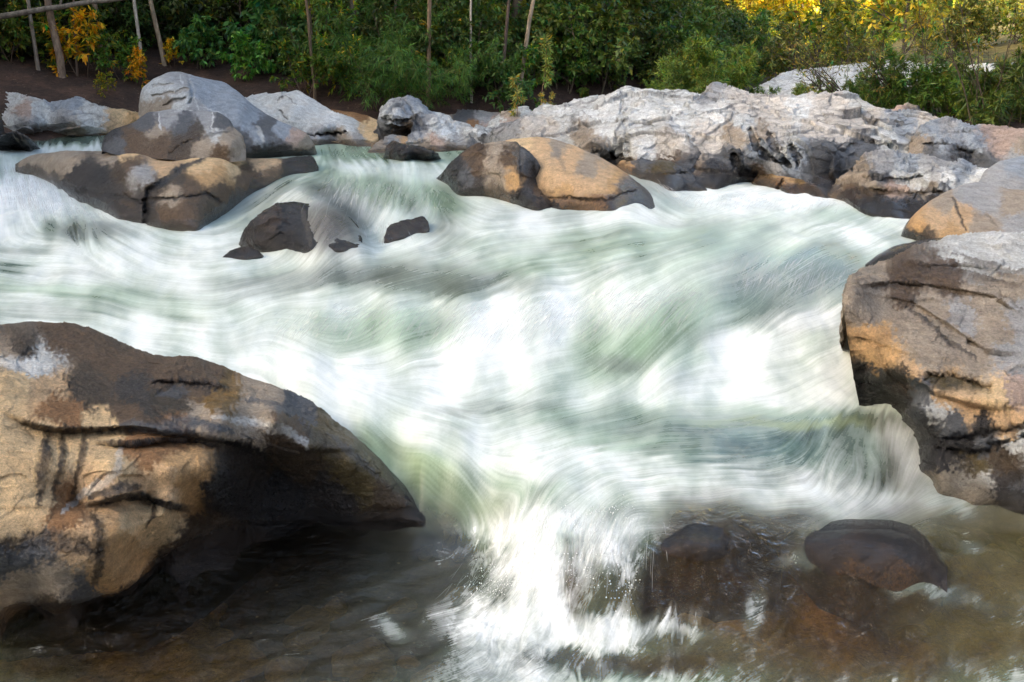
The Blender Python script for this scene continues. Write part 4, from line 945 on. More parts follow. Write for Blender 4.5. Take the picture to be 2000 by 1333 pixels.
rock("rock_slab", "white sunless slab beyond the thicket, farthest rock on the right",
     [(1460, 190), (1490, 165), (1530, 145), (1580, 135), (1640, 130), (1700, 122), (1760, 118), (1820, 128), (1900, 128), (2000, 122), (2120, 122), (2250, 160)], [(1460, 225), (1700, 240), (2000, 240), (2250, 240)],
     [(1470, 215, 21), (1600, 215, 21), (1800, 220, 20), (2000, 220, 20), (2200, 220, 20), (1500, 165, 24), (1600, 136, 26), (1760, 122, 27), (2000, 126, 26), (2200, 150, 25), (1600, 170, 23), (1750, 165, 23.5), (1950, 170, 23)],
     [(1500, 180, 'pale'), (1560, 150, 'white'), (1640, 145, 'white'), (1720, 140, 'white'), (1650, 170, 'pale'), (1760, 150, 'pale'), (1900, 150, 'white'), (1980, 150, 'blue'), (1750, 190, 'taupe')], (), rnd=8, rk_=.6, amp=.06, freq=.9, strata=.06, sd=(.2, .2, 1), facet=.03, ffreq=1.0, n=(260, 90), seed=28, wet=.0, back=2.5, cat="slab")

# stones awash
rock("rock", "black rock veiled by thin falling water below the left ledge",
     [(466, 480), (474, 458), (490, 434), (515, 415), (550, 400), (575, 396), (620, 401), (660, 412), (690, 430), (704, 455), (708, 485)], [(466, 496), (530, 512), (640, 515), (708, 505)],
     [(472, 484, 'w', -.02), (510, 492, 'w', -.02), (600, 492, 'w', -.02), (660, 490, 'w', -.02), (702, 486, 'w', -.02), (500, 430, 8.9), (550, 404, 9.2), (620, 404, 9.2), (690, 436, 9.0), (540, 440, 8.75), (600, 440, 8.75), (660, 440, 8.8), (560, 462, 8.7)],
     [(500, 445, 'dark'), (530, 430, 'brown'), (570, 410, 'dark'), (560, 450, 'black'), (620, 420, 'dark'), (640, 450, 'dark'), (690, 460, 'black'), (600, 470, 'black')],
     [([(585, 402), (600, 440), (606, 480)], 6, 0, 'white', .35), ([(630, 405), (645, 440), (650, 480)], 6, 0, 'white', .35), ([(665, 420), (680, 470)], 5, 0, 'white', .3)], rnd=26, amp=.03, freq=2.4, facet=.03, ffreq=3, n=(220, 110), seed=29, wet=.6, back=.35)
rock("rock", "squarish dark brown stone beside the veiled rock, foam around",
     [(750, 468), (756, 448), (765, 440), (795, 430), (825, 426), (836, 436), (838, 450)], [(750, 482), (790, 482), (838, 462)],
     [(754, 474, 'w', -.05), (790, 466, 'w', -.05), (834, 450, 'w', -.1), (765, 442, 9.2), (800, 432, 9.5), (828, 430, 9.6), (785, 450, 9.15)],
     [(770, 455, 'brown'), (800, 440, 'brown'), (790, 460, 'dark'), (820, 435, 'umber')], (), rnd=8, amp=.02, facet=.025, ffreq=3.5, n=(120, 60), seed=30, wet=.3, back=.3)
rock("rock", "smallest dark stone alone in the white water below the veiled rock",
     [(434, 504), (450, 492), (470, 484), (490, 486), (505, 494), (518, 506)], [(434, 514), (475, 522), (518, 514)], [(438, 504, 'w', -.03), (475, 508, 'w', -.03), (514, 504, 'w', -.03), (470, 487, 8.6), (475, 497, 8.45)],
     [(460, 496, 'dark'), (480, 492, 'umber'), (490, 500, 'black')], (), rnd=12, amp=.02, n=(90, 45), seed=31, wet=.5, back=.25)
rock("rock", "wet black and olive rounded rock beside the foreground fall",
     [(1225, 1085), (1255, 1055), (1285, 1035), (1310, 1022), (1345, 1016), (1390, 1017), (1420, 1024), (1455, 1042), (1490, 1065), (1515, 1088), (1525, 1110)], [(1225, 1150), (1300, 1340), (1380, 1390), (1450, 1350), (1525, 1150)],
     [(1230, 1095, 4.3), (1300, 1190, 4.26), (1380, 1230, 4.24), (1450, 1180, 4.26), (1515, 1105, 4.3), (1310, 1026, 4.44), (1390, 1020, 4.44), (1450, 1044, 4.36), (1340, 1060, 4.27), (1400, 1060, 4.27), (1290, 1070, 4.30), (1350, 1110, 4.24), (1420, 1110, 4.24), (1480, 1090, 4.28), (1380, 1170, 4.24), (1310, 1140, 4.26)],
     [(1300, 1045, 'black'), (1340, 1030, 'black'), (1390, 1040, 'black'), (1400, 1075, 'black'), (1340, 1060, 'umber'), (1370, 1060, 'olive'), (1430, 1060, 'olive'), (1470, 1080, 'olive'), (1440, 1095, 'umber'), (1300, 1090, 'brown'), (1260, 1080, 'brown'), (1330, 1120, 'rust'), (1380, 1150, 'ochre'), (1340, 1180, 'ochre'), (1410, 1180, 'brown'), (1350, 1240, 'ochre'), (1420, 1250, 'brown'), (1430, 1130, 'rust')],
     [([(1418, 1030), (1422, 1075)], 7, .02, 'black', .7)], rnd=40, amp=.02, freq=3, rough=.006, edge=.6, n=(260, 160), seed=32, wet=.5, back=.3)
rock("rock", "low smooth rock under a film of brown water, right of the olive rock",
     [(1525, 1066), (1545, 1048), (1590, 1036), (1650, 1031), (1740, 1033), (1780, 1044), (1805, 1062), (1825, 1085), (1850, 1115)], [(1525, 1100), (1600, 1190), (1700, 1230), (1800, 1220), (1850, 1160)],
     [(1530, 1072, 4.34), (1600, 1090, 4.2), (1700, 1110, 4.13), (1790, 1105, 4.14), (1840, 1115, 4.14), (1590, 1038, 4.33), (1740, 1036, 4.32), (1790, 1060, 4.25), (1650, 1060, 4.22), (1750, 1070, 4.2), (1700, 1150, 4.1), (1600, 1150, 4.16), (1800, 1150, 4.1)],
     [(1560, 1045, 'umber'), (1640, 1040, 'black'), (1740, 1045, 'dark'), (1700, 1065, 'umber'), (1780, 1065, 'dark'), (1620, 1070, 'umber'), (1820, 1100, 'umber'), (1660, 1050, 'brown'), (1720, 1090, 'brown'), (1680, 1120, 'ochre'), (1760, 1120, 'ochre')],
     (), rnd=30, amp=.01, freq=3, rough=.004, edge=.4, n=(220, 90), seed=33, wet=.6, back=.35)

# ------------------------------------------------------------------ land
L_LINE = np.array([(-34, -70), (-15, -12), (-6.5, 3), (-8, 12), (-9, 17.2), (-6, 20.0), (-1, 20.4), (4, 24.5), (9, 38), (18, 60), (32, 95), (60, 170), (90, 300)], float)


def left_d(x, y):
    """signed distance into the left bank (positive on land)"""
    best = np.full(np.shape(x), 1e9)
    sg = np.ones(np.shape(x))
    for k in range(len(L_LINE) - 1):
        a, b = L_LINE[k], L_LINE[k + 1]
        e = b - a
        t = np.clip(((x - a[0]) * e[0] + (y - a[1]) * e[1]) / (e @ e), 0, 1)
        dx, dy = x - a[0] - t * e[0], y - a[1] - t * e[1]
        d = np.hypot(dx, dy)
        m = d < best
        best = np.where(m, d, best)
        sg = np.where(m, np.sign(e[0] * dy - e[1] * dx), sg)
    return best * sg


def ground_z(x, y):
    x, y = np.asarray(x, float), np.asarray(y, float)
    p = np.stack([x, y, 0 * x], -1)
    n = fbm(p * .35, 4)
    base = np.interp(y, [-20, 4.3, 6, 10, 15, 20, 28, 45], [-.35, -.35, -.15, .1, .55, .85, 1.35, 1.5])
    d = left_d(x, y)
    up_ = np.interp(d, [-3, 0, 1.2, 4.5, 8, 30, 75, 95, 200], [0, .45, .95, 1.75, 5.0, 27, 66, 70, 70])
    up_ = np.where(up_ > 5, 5 + (up_ - 5) * np.interp(y, [20, 42], [1, .12]), up_)  # hill height cut upstream so the sun reaches the far hillside
    right = np.interp(x - np.interp(y, [-60, 4, 10, 14, 18, 30], [5.5, 5.5, 6.5, 6.5, 6.0, 6.0]), [0, 2.0, 9, 40], [0, .8, 1.2, 8])
    right = np.maximum(right, np.interp(x - np.interp(y, [-60, 4, 10, 14], [2.6, 2.9, 6.5, 8.0]), [0, 1.0, 3, 9], [0, .95, 1.25, 1.6]) * np.interp(y, [12, 15], [1, 0]))
    right = right + np.clip(x - 11 - .35 * np.clip(y, 0, 60), 0, 50) * np.interp(y, [-300, 22, 34], [.45, .6, 0])  # unseen hill added on the right to block low sky light
    back_ = np.clip(-y - 40, 0, 60) * .5  # unseen rise added behind the camera to limit the sky light
    right = np.where(d > -4, right * np.clip((-d - .5) / 3.5, 0, 1), right)
    far = np.clip((y - 62 - .12 * x), 0, 90) * .62 + np.clip((y - 44), 0, 18) * .10
    far = far * np.clip((-d + 2) / 10, 0, 1)
    z = base + np.maximum(up_, np.maximum(right, np.maximum(far, back_))) + n * (.10 + .05 * np.clip(up_ + far, 0, 8))
    return z


gx = np.concatenate([np.linspace(-400, -45, 24), np.linspace(-42, -14, 40), np.linspace(-13.6, 14, 200), np.linspace(14.6, 60, 70), np.linspace(64, 400, 30)])
gy = np.concatenate([np.linspace(-300, -45, 18), np.linspace(-42, 9, 40), np.linspace(9.4, 32, 170), np.linspace(32.8, 110, 110), np.linspace(115, 600, 30)])
GX, GY = np.meshgrid(gx, gy)
GZ = ground_z(GX, GY)
gm = NT("forest_ground")
gpos = gm.n("NewGeometry")
ga = gm.n("TexNoise", {"Vector": gpos, "Scale": 1.3, "Detail": 9.0, "Roughness": .7})
gb = gm.n("TexNoise", {"Vector": gpos, "Scale": 14.0, "Detail": 6.0, "Roughness": .7})
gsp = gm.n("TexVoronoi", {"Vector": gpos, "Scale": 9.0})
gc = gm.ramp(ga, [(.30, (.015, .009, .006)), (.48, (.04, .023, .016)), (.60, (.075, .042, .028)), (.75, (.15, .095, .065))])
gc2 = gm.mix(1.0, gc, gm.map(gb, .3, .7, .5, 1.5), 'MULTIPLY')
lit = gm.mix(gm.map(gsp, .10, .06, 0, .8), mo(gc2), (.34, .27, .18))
sea = gm.n("Attribute", attribute_name="zone")
gc3 = gm.mix((sea, 2), mo(lit), gm.ramp(ga, [(.3, (.05, .05, .015)), (.5, (.13, .11, .03)), (.7, (.28, .22, .07))]))
gbm = gm.n("Bump", {"Height": gb, "Strength": .8, "Distance": .05})
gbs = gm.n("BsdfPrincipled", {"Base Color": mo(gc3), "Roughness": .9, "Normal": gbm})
gm.t.links.new(gbs.outputs[0], gm.out.inputs[0])
zone = np.maximum(sstep(42, 60, GY), sstep(24, 30, GY) * sstep(7, 10, GX)) * sstep(2, -4, left_d(GX, GY))
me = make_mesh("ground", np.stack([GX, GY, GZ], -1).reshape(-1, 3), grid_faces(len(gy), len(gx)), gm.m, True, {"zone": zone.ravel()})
tag(link("ground", me), kind="structure")

# stony bed under the clear shallows of the foreground
bx_ = np.linspace(-4.2, 4.2, 420)
by_ = np.linspace(2.75, 5.4, 240)
BX, BY = np.meshgrid(bx_, by_)
bp = np.stack([BX, BY, 0 * BX], -1)
d1, d2, off, hh = cells(bp * np.array([4.2, 4.2, 1]) + .3 * noise3(bp * 3)[..., None])
BZ = water_z(BX, BY) - .34 + .14 * np.clip(1 - d1 * 1.5, -.2, 1) + .05 * fbm(bp * 4, 4) - .3 * sstep(4.6, 5.3, BY)
bc = np.array([.50, .345, .11]) * (1 + .3 * (_rand[hh, 1] - .5)[..., None]) * (.75 + .5 * sstep(-.4, .5, fbm(bp * 3 + 9, 4)))[..., None] + np.array([.03, .03, .0]) * _rand[hh, 2][..., None]
me = make_mesh("riverbed", np.stack([BX, BY, BZ], -1).reshape(-1, 3), grid_faces(240, 420), ROCK, True, {"col": bc.reshape(-1, 3), "grain": np.full(BX.size, 1.0), "wet": np.full(BX.size, .0)})
tag(link("riverbed", me), kind="structure")

# ------------------------------------------------------------------ plants
lf = NT("leaf")
la = lf.n("Attribute", attribute_name="lc")
oi = lf.n("ObjectInfo")
lcol = lf.mix(1.0, mo(lf.mix(1.0, (la, 0), (oi, 1), 'MULTIPLY')), (1.45, 1.5, 1.25), 'MULTIPLY')
lp = lf.n("BsdfPrincipled", {"Base Color": mo(lcol), "Roughness": .5})
lt = lf.n("BsdfTranslucent", {"Color": mo(lf.mix(1.0, mo(lcol), (1.25, 1.15, .6), 'MULTIPLY'))})
lms = lf.n("MixShader", {0: .38, 1: lp, 2: lt})
lf.t.links.new(lms.outputs[0], lf.out.inputs[0])
LEAF = lf.m
bk = NT("bark")
ba = bk.n("TexCoord")
bmap = bk.n("Mapping", {0: (ba, 3), 3: (1, 1, .35)})
bn = bk.n("TexNoise", {"Vector": bmap, "Scale": 14.0, "Detail": 6.0, "Roughness": .7})
bn2 = bk.n("TexNoise", {"Vector": (ba, 3), "Scale": 5.0, "Detail": 4.0})
oi2 = bk.n("ObjectInfo")
bc1 = bk.mix(1.0, bk.ramp(bn, [(.35, (.45, .42, .38)), (.55, (.95, .92, .86)), (.7, (1.5, 1.5, 1.45))]), (oi2, 1), 'MULTIPLY')
bc2 = bk.mix(bk.map(bn2, .55, .72, 0, .6), mo(bc1), (.07, .075, .035))
bp_ = bk.n("BsdfPrincipled", {"Base Color": mo(bc2), "Roughness": .85, "Normal": bk.n("Bump", {"Height": bn, "Strength": .6, "Distance": .02})})
bk.t.links.new(bp_.outputs[0], bk.out.inputs[0])
BARK = bk.m


def tubes(lines, sides=6):
    V, Fc, n = [], [], 0
    an = np.linspace(0, 2 * np.pi, sides, endpoint=False)
    for pts, rad in lines:
        pts = np.asarray(pts, float)
        tg = np.gradient(pts, axis=0)
        tg /= np.linalg.norm(tg, axis=1)[:, None] + 1e-9
        ref = np.where(np.abs(tg[:, 2:3]) > .9, np.array([[1., 0, 0]]), np.array([[0, 0, 1.]]))
        a = np.cross(tg, ref)
        a /= np.linalg.norm(a, axis=1)[:, None] + 1e-9
        b = np.cross(tg, a)
        ring = pts[:, None] + np.asarray(rad)[:, None, None] * (np.cos(an)[None, :, None] * a[:, None] + np.sin(an)[None, :, None] * b[:, None])
        m = len(pts)
        V.append(ring.reshape(-1, 3))
        i = n + np.arange(m * sides).reshape(m, sides)
        j = np.roll(i, -1, 1)
        Fc.append(np.stack([i[:-1], j[:-1], j[1:], i[1:]], -1).reshape(-1, 4))
        n += m * sides
    return np.concatenate(V), np.concatenate(Fc)


def grow(rng, start, d, length, r0, r1=None, n=9, wig=.12, bend=(0, 0, 0)):
    p = np.array(start, float)
    d = np.array(d, float)
    d /= np.linalg.norm(d)
    st = length / (n - 1)
    pts = [p.copy()]
    for k in range(n - 1):
        d = d + rng.normal(size=3) * wig + np.array(bend) / (n - 1)
        d /= np.linalg.norm(d)
        p = p + d * st
        pts.append(p.copy())
    return np.array(pts), np.linspace(r0, r0 * .25 if r1 is None else r1, n)


def rand_dir(rng, d, ang):
    r = rng.normal(size=3)
    r -= r.dot(d) * d
    r /= np.linalg.norm(r) + 1e-9
    return d * math.cos(ang) + r * math.sin(ang)


def leaves(rng, P, D, L, W, col, var=.35, yellow=0.0, ycol=(.42, .25, .02)):
    n = len(P)
    D = D / (np.linalg.norm(D, axis=1)[:, None] + 1e-9)
    up_ = np.array([0, 0, 1.]) + rng.normal(size=(n, 3)) * .55
    S = np.cross(D, up_)
    S /= np.linalg.norm(S, axis=1)[:, None] + 1e-9
    N = np.cross(S, D)
    l = L * (.6 + .8 * rng.rand(n))[:, None]
    w = W * (.7 + .6 * rng.rand(n))[:, None]
    V = np.stack([P, P + D * l * .45 + S * w * .5 - N * l * .04, P + D * l - N * l * .12, P + D * l * .5 - S * w * .5 - N * l * .04], 1).reshape(-1, 3)
    Fc = np.arange(4 * n).reshape(n, 4)
    c = np.array(col) * (1 + var * rng.normal(size=(n, 1)))
    c = c * np.array([1, 1, 1]) + np.array(col) * rng.normal(size=(n, 1)) * np.array([.35, .05, -.1])
    ym = rng.rand(n) < yellow
    c[ym] = np.array(ycol) * (.6 + .8 * rng.rand(ym.sum(), 1))
    c = np.clip(c, .004, .9)
    return V, Fc, np.repeat(c, 4, 0)


def plant_mesh(seed, height, r0, nb=14, b0=.3, blen=.45, bang=(.7, 1.2), nsub=5, slen=.4, ntw=3, tlen=.3, per=6, L=.1, W=.045, col=(.05, .09, .025), lean=(0, 0, 1), wig=.06,
               stems=1, droop=-.3, yellow=0.0, ycol=(.42, .25, .02), spread=.5, bare=0.0, bend=(0, 0, .3), thin=1.0, var=.35):
    """trunk polylines grown branch by branch, with leaves on the last twigs"""
    rng = np.random.RandomState(seed)
    wood, LP, LD = [], [], []
    for s in range(stems):
        d0 = np.array(lean, float)
        if stems > 1:
            a = 2 * np.pi * (s + rng.rand() * .6) / stems
            d0 = d0 + np.array([math.cos(a), math.sin(a), 0]) * spread * (.4 + .8 * rng.rand())
        h = height * (1 if stems == 1 else .65 + .4 * rng.rand())
        tp, tr = grow(rng, (rng.normal() * .04 * stems, rng.normal() * .04 * stems, -.25), d0, h + .25, r0, r0 * .22, 14, wig, bend)
        wood.append((tp, tr))
        for b in range(nb):
            f = b0 + (1 - b0) * (b + rng.rand()) / nb
            k = min(int(f * 13), 12)
            p = tp[k] + (tp[k + 1] - tp[k]) * (f * 13 - k)
            td = tp[k + 1] - tp[k]
            td /= np.linalg.norm(td)
            bl = blen * h * (1.15 - .65 * (f - b0) / (1 - b0 + 1e-6)) * (.6 + .7 * rng.rand())
            bp1, br = grow(rng, p, rand_dir(rng, td, rng.uniform(*bang)), bl, tr[k] * .5 * thin, None, 8, .13, (0, 0, .25))
            wood.append((bp1, br))
            for q_ in range(nsub):
                k2 = rng.randint(2, 8)
                sd_ = bp1[min(k2, 7)] - bp1[min(k2, 7) - 1]
                sd_ /= np.linalg.norm(sd_)
                sp, sr = grow(rng, bp1[min(k2, 7)], rand_dir(rng, sd_, rng.uniform(.4, 1.1)), bl * slen * (.6 + .8 * rng.rand()), br[min(k2, 7)] * .6, None, 5, .16, (0, 0, droop * .4))
                wood.append((sp, sr))
                if rng.rand() < bare:
                    continue
                for tw in range(ntw):
                    k3 = rng.randint(1, 5)
                    e = sp[k3] - sp[k3 - 1]
                    e /= np.linalg.norm(e)
                    tp2, _ = grow(rng, sp[k3], rand_dir(rng, e, rng.uniform(.2, .9)), bl * slen * tlen * (.7 + .6 * rng.rand()), .001, None, 4, .2, (0, 0, droop))
                    for u_ in rng.rand(per):
                        i_ = min(int(u_ * 3), 2)
                        LP.append(tp2[i_] + (tp2[i_ + 1] - tp2[i_]) * (u_ * 3 - i_))
                        LD.append((tp2[i_ + 1] - tp2[i_]) / (np.linalg.norm(tp2[i_ + 1] - tp2[i_]) + 1e-9) * .8 + rng.normal(size=3) * .6 + np.array([0, 0, droop]))
    wv, wf_ = tubes(wood, 5)
    wood_me = make_mesh("trunk", wv, wf_, BARK)
    leaf_me = None
    if LP:
        lv, lff, lcc = leaves(rng, np.array(LP), np.array(LD), L, W, col, var, yellow, ycol)
        leaf_me = make_mesh("crown", lv, lff, LEAF, False, {"lc": lcc})
    return wood_me, leaf_me


def put(name, protos, loc, scale=1.0, rz=0.0, label=None, cat="tree", group=None, leaf=(1, 1, 1), bark=(.16, .14, .12), parts=("trunk", "crown"), tilt=(0, 0)):
    e = bpy.data.objects.new(name, None)
    e.empty_display_size = .2
    COL.objects.link(e)
    e.location = loc
    e.scale = (scale,) * 3 if np.isscalar(scale) else scale
    e.rotation_euler = (tilt[0], tilt[1], rz)
    tag(e, label, cat, group, 'thing')
    for me_, nm, c in zip(protos, parts, (bark, leaf)):
        if me_ is not None:
            o = bpy.data.objects.new(nm, me_)
            COL.objects.link(o)
            o.parent = e
            o.color = tuple(c) + (1,)
    return e


def ground_hit(px, py, y0=13.0, y1=140.0):
    Y = np.geomspace(y0, y1, 1500)
    p = at(px, py, Y)
    d = p[:, 2] - ground_z(p[:, 0], p[:, 1])
    k = np.argmax(d < 0)
    return p[k] if d.min() < 0 else p[-1]


def on_ground(x, y):
    return (x, y, float(ground_z(np.array([x]), np.array([y]))[0]) - .03)


rnd_ = random.Random(5)
SHRUB = [plant_mesh(11, 1.5, .022, nb=9, b0=.15, blen=.5, nsub=5, ntw=4, per=6, L=.11, W=.045, stems=3),
         plant_mesh(12, 1.4, .02, nb=9, b0=.1, blen=.55, nsub=5, ntw=4, per=6, L=.085, W=.036, stems=4, spread=.7),
         plant_mesh(13, 1.6, .02, nb=7, b0=.2, blen=.5, nsub=5, ntw=3, per=6, L=.15, W=.075, stems=3, droop=-.5)]
TREE = [plant_mesh(21, 7.5, .10, nb=22, b0=.28, blen=.38, nsub=7, ntw=5, per=8, L=.13, W=.055, col=(.035, .07, .018)),
        plant_mesh(22, 8.5, .11, nb=22, b0=.34, blen=.34, nsub=7, ntw=5, per=8, L=.11, W=.05, col=(.045, .075, .02), wig=.08),
        plant_mesh(23, 6.5, .08, nb=20, b0=.2, blen=.42, nsub=7, ntw=5, per=8, L=.12, W=.05, col=(.05, .085, .02), droop=-.5)]
SLIM = [plant_mesh(31, 8.0, .075, nb=14, b0=.52, blen=.26, nsub=5, ntw=4, per=7, L=.12, W=.05, wig=.05, col=(.05, .08, .02)),
        plant_mesh(32, 8.5, .085, nb=14, b0=.48, blen=.26, nsub=5, ntw=4, per=7, L=.12, W=.05, wig=.075, col=(.05, .08, .02))]
BAMB = [plant_mesh(41, 2.6, .014, nb=14, b0=.15, blen=.2, bang=(.6, 1.1), nsub=4, ntw=4, per=5, L=.16, W=.016, stems=9, spread=.75, bend=(.2, 0, -.9), droop=-.5, col=(.06, .12, .03), wig=.05)]
WILL = [plant_mesh(51, 1.25, .014, nb=12, b0=.12, blen=.32, bang=(.5, 1.0), nsub=5, ntw=3, per=7, L=.13, W=.021, stems=7, spread=.8, col=(.11, .16, .03), droop=-.15, bend=(0, 0, .1)),
        plant_mesh(52, 1.2, .013, nb=11, b0=.1, blen=.34, bang=(.5, 1.0), nsub=5, ntw=3, per=6, L=.14, W=.022, stems=7, spread=.9, col=(.09, .14, .03), droop=-.2, bend=(0, 0, .1))]
HILL = [plant_mesh(61, 6.0, .09, nb=16, b0=.2, blen=.42, nsub=5, ntw=4, per=6, L=.36, W=.18, col=(.40, .36, .04), yellow=.4, ycol=(.78, .58, .06)),
        plant_mesh(62, 5.0, .08, nb=16, b0=.15, blen=.5, nsub=5, ntw=4, per=6, L=.32, W=.16, col=(.24, .28, .035), yellow=.2, ycol=(.70, .54, .06)),
        plant_mesh(63, 4.0, .06, nb=14, b0=.1, blen=.5, nsub=5, ntw=4, per=6, L=.2, W=.09, col=(.13, .16, .03), stems=2, yellow=.10, ycol=(.40, .30, .05))]

# the wood on the left bank: tall trees behind, shrubs along its edge
TG = "dense trees of the shaded forest on the left bank"
k = 0
for (a, b) in zip(L_LINE[2:9], L_LINE[3:10]):
    e = b - a
    ln = np.hypot(*e)
    nr = np.array([-e[1], e[0]]) / ln
    for s in np.arange(.5, ln, 1.9):
        for dd in (3.4, 5.2, 7.6, 10.5, 14.0):
            p = a + e * (s + rnd_.uniform(-.8, .8)) / ln + nr * (dd + rnd_.uniform(-1, 1))
            if p[1] < 8 or p[1] > 38 or (p[1] < 15 and dd > 11):
                continue
            t_ = rnd_.choice(TREE) if dd > 4 else rnd_.choice([TREE[1], SLIM[0], SLIM[1]])  # nearest row added so its high crowns shade the shrubs
            g = rnd_.uniform(.7, 1.35)
            put("forest_tree", t_, on_ground(*p), rnd_.uniform(.75, 1.15) if dd > 4 else rnd_.uniform(1.0, 1.3), rnd_.uniform(0, 6.28), "tall dark leafy tree massed in the shaded forest above the left bank", "tree", TG,
                (g * rnd_.uniform(.8, 1.3), g, g * rnd_.uniform(.7, 1.1)), (.12, .10, .08))
            k += 1
for i in range(90):
    x_ = rnd_.uniform(-13.5, -2.5)
    p = ground_hit(1000 + F * x_ / 20, rnd_.uniform(-10, 118))
    g = rnd_.uniform(.35, .9)
    put("forest_shrub", rnd_.choice([SHRUB[0], SHRUB[1], SHRUB[2]]), (p[0], p[1], p[2] - .05), rnd_.uniform(.5, 1.05), rnd_.uniform(0, 6.28), "dull green shrub in the shade between the trunks of the left bank", "shrub", "shrubs in the shade between the trunks",
        (g * rnd_.uniform(.8, 1.5), g, g * rnd_.uniform(.6, 1.0)), (.10, .08, .06))
SG = "shrubs along the edge of the forest"
for (a, b) in zip(L_LINE[3:9], L_LINE[4:10]):
    e = b - a
    ln = np.hypot(*e)
    nr = np.array([-e[1], e[0]]) / ln
    for s in np.arange(.2, ln, .95):
        for dd in (.3, 1.2, 2.2, 3.2, 4.4, 6.0):
            p = a + e * (s + rnd_.uniform(-.5, .5)) / ln + nr * (dd + rnd_.uniform(-.6, .6))
            if p[1] < 16 or p[1] > 60 or (p[0] < -4.6 and dd < 4.2) or (p[0] < -2.2 and dd < 1.5) or (p[0] < -1.0 and dd < .6):
                continue
            g = rnd_.uniform(.6, 1.5)
            put("forest_shrub", rnd_.choice(SHRUB), on_ground(*p), rnd_.uniform(.6, 1.25), rnd_.uniform(0, 6.28), "green leafy shrub crowded along the foot of the shaded forest", "shrub", SG,
                (g * rnd_.uniform(.7, 1.5), g, g * rnd_.uniform(.6, 1.1)), (.10, .08, .06))

# single trunks and shrubs one can tell apart on the left
TRG = "slender bare trunks in front of the dark wood"
for (px, by_, wpx_, lean, bark, lab, pk) in [
        (76, 138, 8, -.005, (.33, .30, .26), "thin straight grey trunked tree, leftmost on the brown bank", 0),
        (126, 152, 13, .02, (.27, .21, .16), "thickest mottled trunk tree on the brown bank", 1),
        (150, 150, 5, .05, (.20, .15, .12), "thin brown tree leaning just right of the thickest trunk", 0),
        (199, 124, 9, .0, (.30, .24, .19), "curved grey brown trunk tree between the thickest trunk and the white one", 1),
        (279, 126, 7, .01, (.62, .60, .54), "thin white barked tree standing above the left bank", 0),
        (296, 60, 4, .0, (.5, .48, .44), "very thin pale tree deep in the dark wood", 0),
        (322, 128, 8, -.08, (.38, .32, .24), "ochre grey trunk tree leaning right behind the tall blue boulder", 1),
        (232, 105, 5, -.05, (.14, .11, .09), "dark slanting trunk tree behind the white barked one", 0),
        (838, 208, 8, -.04, (.24, .17, .11), "tan forked young tree above the middle bank", 1),
        (920, 202, 5, -.04, (.50, .47, .42), "pale thin straight tree on the middle bank", 0),
        (1012, 204, 8, -.12, (.36, .31, .24), "pale tree leaning right over the middle bank", 1),
        (975, 206, 7, -.12, (.12, .09, .08), "dark tree leaning beside the pale leaning one", 0),
        (786, 96, 4, -.25, (.26, .22, .18), "thin leaning pole of a tree high on the middle bank", 0),
        (618, 205, 6, -.05, (.16, .12, .08), "young tree with light green crown above the pale slab", 1)]:
    p = ground_hit(px, by_)
    sc_ = wpx_ / F * p[1] / .14
    put("slim_tree", SLIM[pk], (p[0], p[1], p[2] - .03), (sc_, sc_, 1.0), rnd_.uniform(0, 6.28), lab, "tree", TRG, (1, 1.1, .9), bark, tilt=(0, -lean))

lp_ = ground_hit(-30, 120)
lg, lr = grow(np.random.RandomState(4), (0, 0, 0), (1, .1, .30), 3.4, .06, .035, 12, .05)
lv_, lf2_ = tubes([(lg, lr), (lg[5] + np.array([[0, 0, 0], [.08, 0, .3], [.25, 0, .6], [.35, .05, .9]]), np.array([.025, .02, .014, .008]))], 8)
lo_ = link("fallen_trunk", make_mesh("fallen_trunk", lv_, lf2_, BARK), loc=at(-40, 42, lp_[1] - .6))
lo_.color = (.24, .22, .19, 1)
tag(lo_, "pale leaning dead trunk crossing behind the leftmost thin tree", "log", None, "thing")
YS = [plant_mesh(71, 1.3, .014, nb=9, b0=.3, blen=.42, nsub=4, ntw=3, per=5, L=.15, W=.06, stems=2, spread=.35, col=(.46, .29, .015), yellow=.0, bare=.25),
      plant_mesh(72, 1.5, .016, nb=10, b0=.3, blen=.5, nsub=5, ntw=3, per=6, L=.13, W=.055, stems=2, spread=.4, col=(.12, .17, .025), yellow=.10, bare=.1),
      plant_mesh(73, 2.6, .022, nb=16, b0=.25, blen=.3, nsub=6, ntw=4, per=6, L=.12, W=.05, stems=1, col=(.10, .16, .03), yellow=.06),
      plant_mesh(74, 1.5, .016, nb=9, b0=.25, blen=.5, nsub=4, ntw=3, per=6, L=.22, W=.10, stems=2, spread=.3, col=(.07, .14, .035), droop=-.6)]
YG = "brighter shrubs in front of the dark wood"
